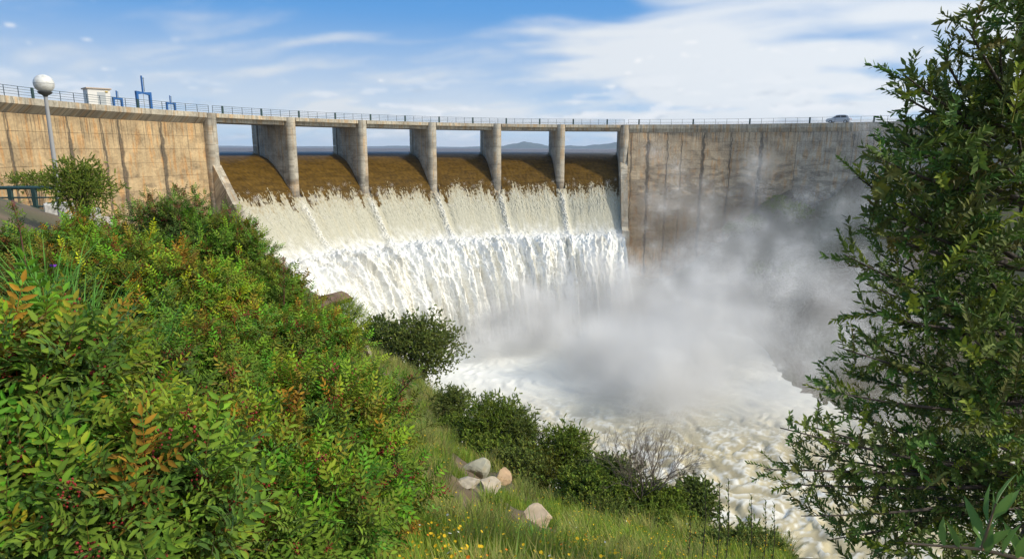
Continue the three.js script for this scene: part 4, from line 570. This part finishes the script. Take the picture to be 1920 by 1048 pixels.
// ---------------------------------------------------------------- spray: fine droplets hanging over the plunge pool and drifting to the right
{
  const drop = (seed, n, rad, size) => { const g = new GB(), r = rngOf(seed); for (let k = 0; k < n; k++) { const d = anyDir(r), q = rad * Math.sqrt(-2 * Math.log(1 - r() * 0.985)) * 0.42, c = V(d.x * q, d.y * q, d.z * q), s = size * (0.6 + 0.8 * r()), a = anyDir(r), b = V().crossVectors(a, anyDir(r)).normalize(), e = V().crossVectors(a, b); const P = [a, a.clone().multiplyScalar(-0.33).addScaledVector(b, 0.94), a.clone().multiplyScalar(-0.33).addScaledVector(b, -0.47).addScaledVector(e, 0.82), a.clone().multiplyScalar(-0.33).addScaledVector(b, -0.47).addScaledVector(e, -0.82)].map((v) => g.v(c.x + v.x * s, c.y + v.y * s, c.z + v.z * s)); g.t(P[0], P[1], P[2]); g.t(P[0], P[2], P[3]); g.t(P[0], P[3], P[1]); g.t(P[1], P[3], P[2]); } return g.geo(); };
  const mat = new THREE.MeshPhysicalMaterial({ color: lin(0.99, 0.98, 0.955), roughness: 1, specularIntensity: 0 });
  const puff = drop(3, 15000, 5.5, 0.0153), fine = drop(5, 1000, 1.7, 0.0168), r = rngOf(71), ms = [];
  const fs = [], hs = [], veil = drop(3, 34000, 5.5, 0.0096), put = (p, s, to = ms) => to.push(new THREE.Matrix4().compose(p, basisQ(anyDir(r), r() * 6), V(s, s, s)));
  const fill = (n, th0, th1, o0, o1, y0, y1, fn, smin, smax, to = ms) => { for (let k = 0, tries = 0; k < n && tries < 300000; tries++) { const th = lerp(th0, th1, r()), o = lerp(o0, o1, r()), y = lerp(y0, y1, r()), p = onArc(th, o, y), rag = smooth(-0.3, 0.3, fbm3(p.x * 0.06, y * 0.055, p.z * 0.06, 4) + 0.08); if (r() < fn(th, o, y, -p.z) * lerp(0.55, 1, rag)) { put(p, lerp(smin, smax, r()), to); k++; } } };
  // the plunge: thick over the foot of the falls and rolling out across the pool
  fill(300, -48, 30, 17, 40, -34, -16, (th, o, y, Z) => smooth(-48, -30, th) * smooth(30, 14, th) * smooth(17, 23, o) * smooth(40, 26, o) * smooth(lerp(-25, -15, smooth(-40, -2, th)), -31, y), 0.6, 1.15);
  fill(340, -34, 46, 28, 74, -34, -22, (th, o, y, Z) => smooth(-36, -18, th) * smooth(46, 34, th) * smooth(72, 46, o) * smooth(-22, -31, y) * smooth(58, 72, Z), 0.6, 1.1);
  // the drift: thinner, carried right and up in front of the far wall
  fill(230, 3, 60, 2, 40, -34, 5, (th, o, y, Z) => smooth(3, 16, th) * smooth(60, 44, th) * smooth(5, -22, y) * smooth(lerp(22, 42, smooth(-6, -20, y)), 10, o), 0.7, 1.3, hs);
  for (let k = 0; k < 90; k++) { const x = lerp(24, 52, r()), Z = lerp(66, 104, r()), y = -33 + 18 * Math.pow(r(), 1.4); put(V(x, y, -Z), lerp(0.7, 1.2, r()), hs); }
  // fine spray along the falling curtains and the onset of the foam
  for (let k = 0; k < 420; k++) { const th = lerp(PIER[0] + 2, PIER[6] + 1, r()), [o, y, no, ny] = flowAt(lerp(tOf(9), 1, Math.pow(r(), 0.7))), d = 0.4 + 1.3 * r(); put(onArc(th, o + no * d, y + ny * d), 0.7 + 0.7 * r(), fs); }
  for (let k = 0; k < 280; k++) { const th = lerp(PIER[0] + 1.5, PIER[6] - 0.5, r()), [o, y, no, ny] = flowAt(tOf(lerp(6, 15, r()))), d = 0.3 + 0.8 * r(); put(onArc(th, o + no * d, y + ny * d), 0.5 + 0.5 * r(), fs); }
  for (let k = 0; k < 160; k++) { const th = lerp(PIER[0] + 1.5, PIER[6] - 0.5, r()), [o, y, no, ny] = flowAt(tOf(lerp(-0.6, 3.5, r()))), d = 0.25 + 0.4 * r(); put(onArc(th, o + no * d, y + ny * d), 0.25 + 0.25 * r(), fs); }
  const im = new THREE.InstancedMesh(puff, mat, ms.length); im.name = 'spray_mist'; im.userData = { kind: 'stuff', label: 'thick white spray rolling over the plunge pool' }; ms.forEach((m, k) => im.setMatrixAt(k, m)); scene.add(im);
  const im3 = new THREE.InstancedMesh(veil, mat, hs.length); im3.name = 'drifting_mist'; im3.userData = { kind: 'stuff', label: 'thin grey mist drifting up in front of the right wall' }; hs.forEach((m, k) => im3.setMatrixAt(k, m)); scene.add(im3);
  const im2 = new THREE.InstancedMesh(fine, mat, fs.length); im2.name = 'fall_spray'; im2.userData = { kind: 'stuff', label: 'fine spray hanging along the falling curtains' }; fs.forEach((m, k) => im2.setMatrixAt(k, m)); scene.add(im2);
}
const renderer = new THREE.WebGLRenderer({ antialias: true });
renderer.toneMapping = THREE.LinearToneMapping; renderer.toneMappingExposure = EXPOSURE;
renderer.shadowMap.enabled = true; renderer.setSize(1024, 558);
renderer.render(scene, camera);
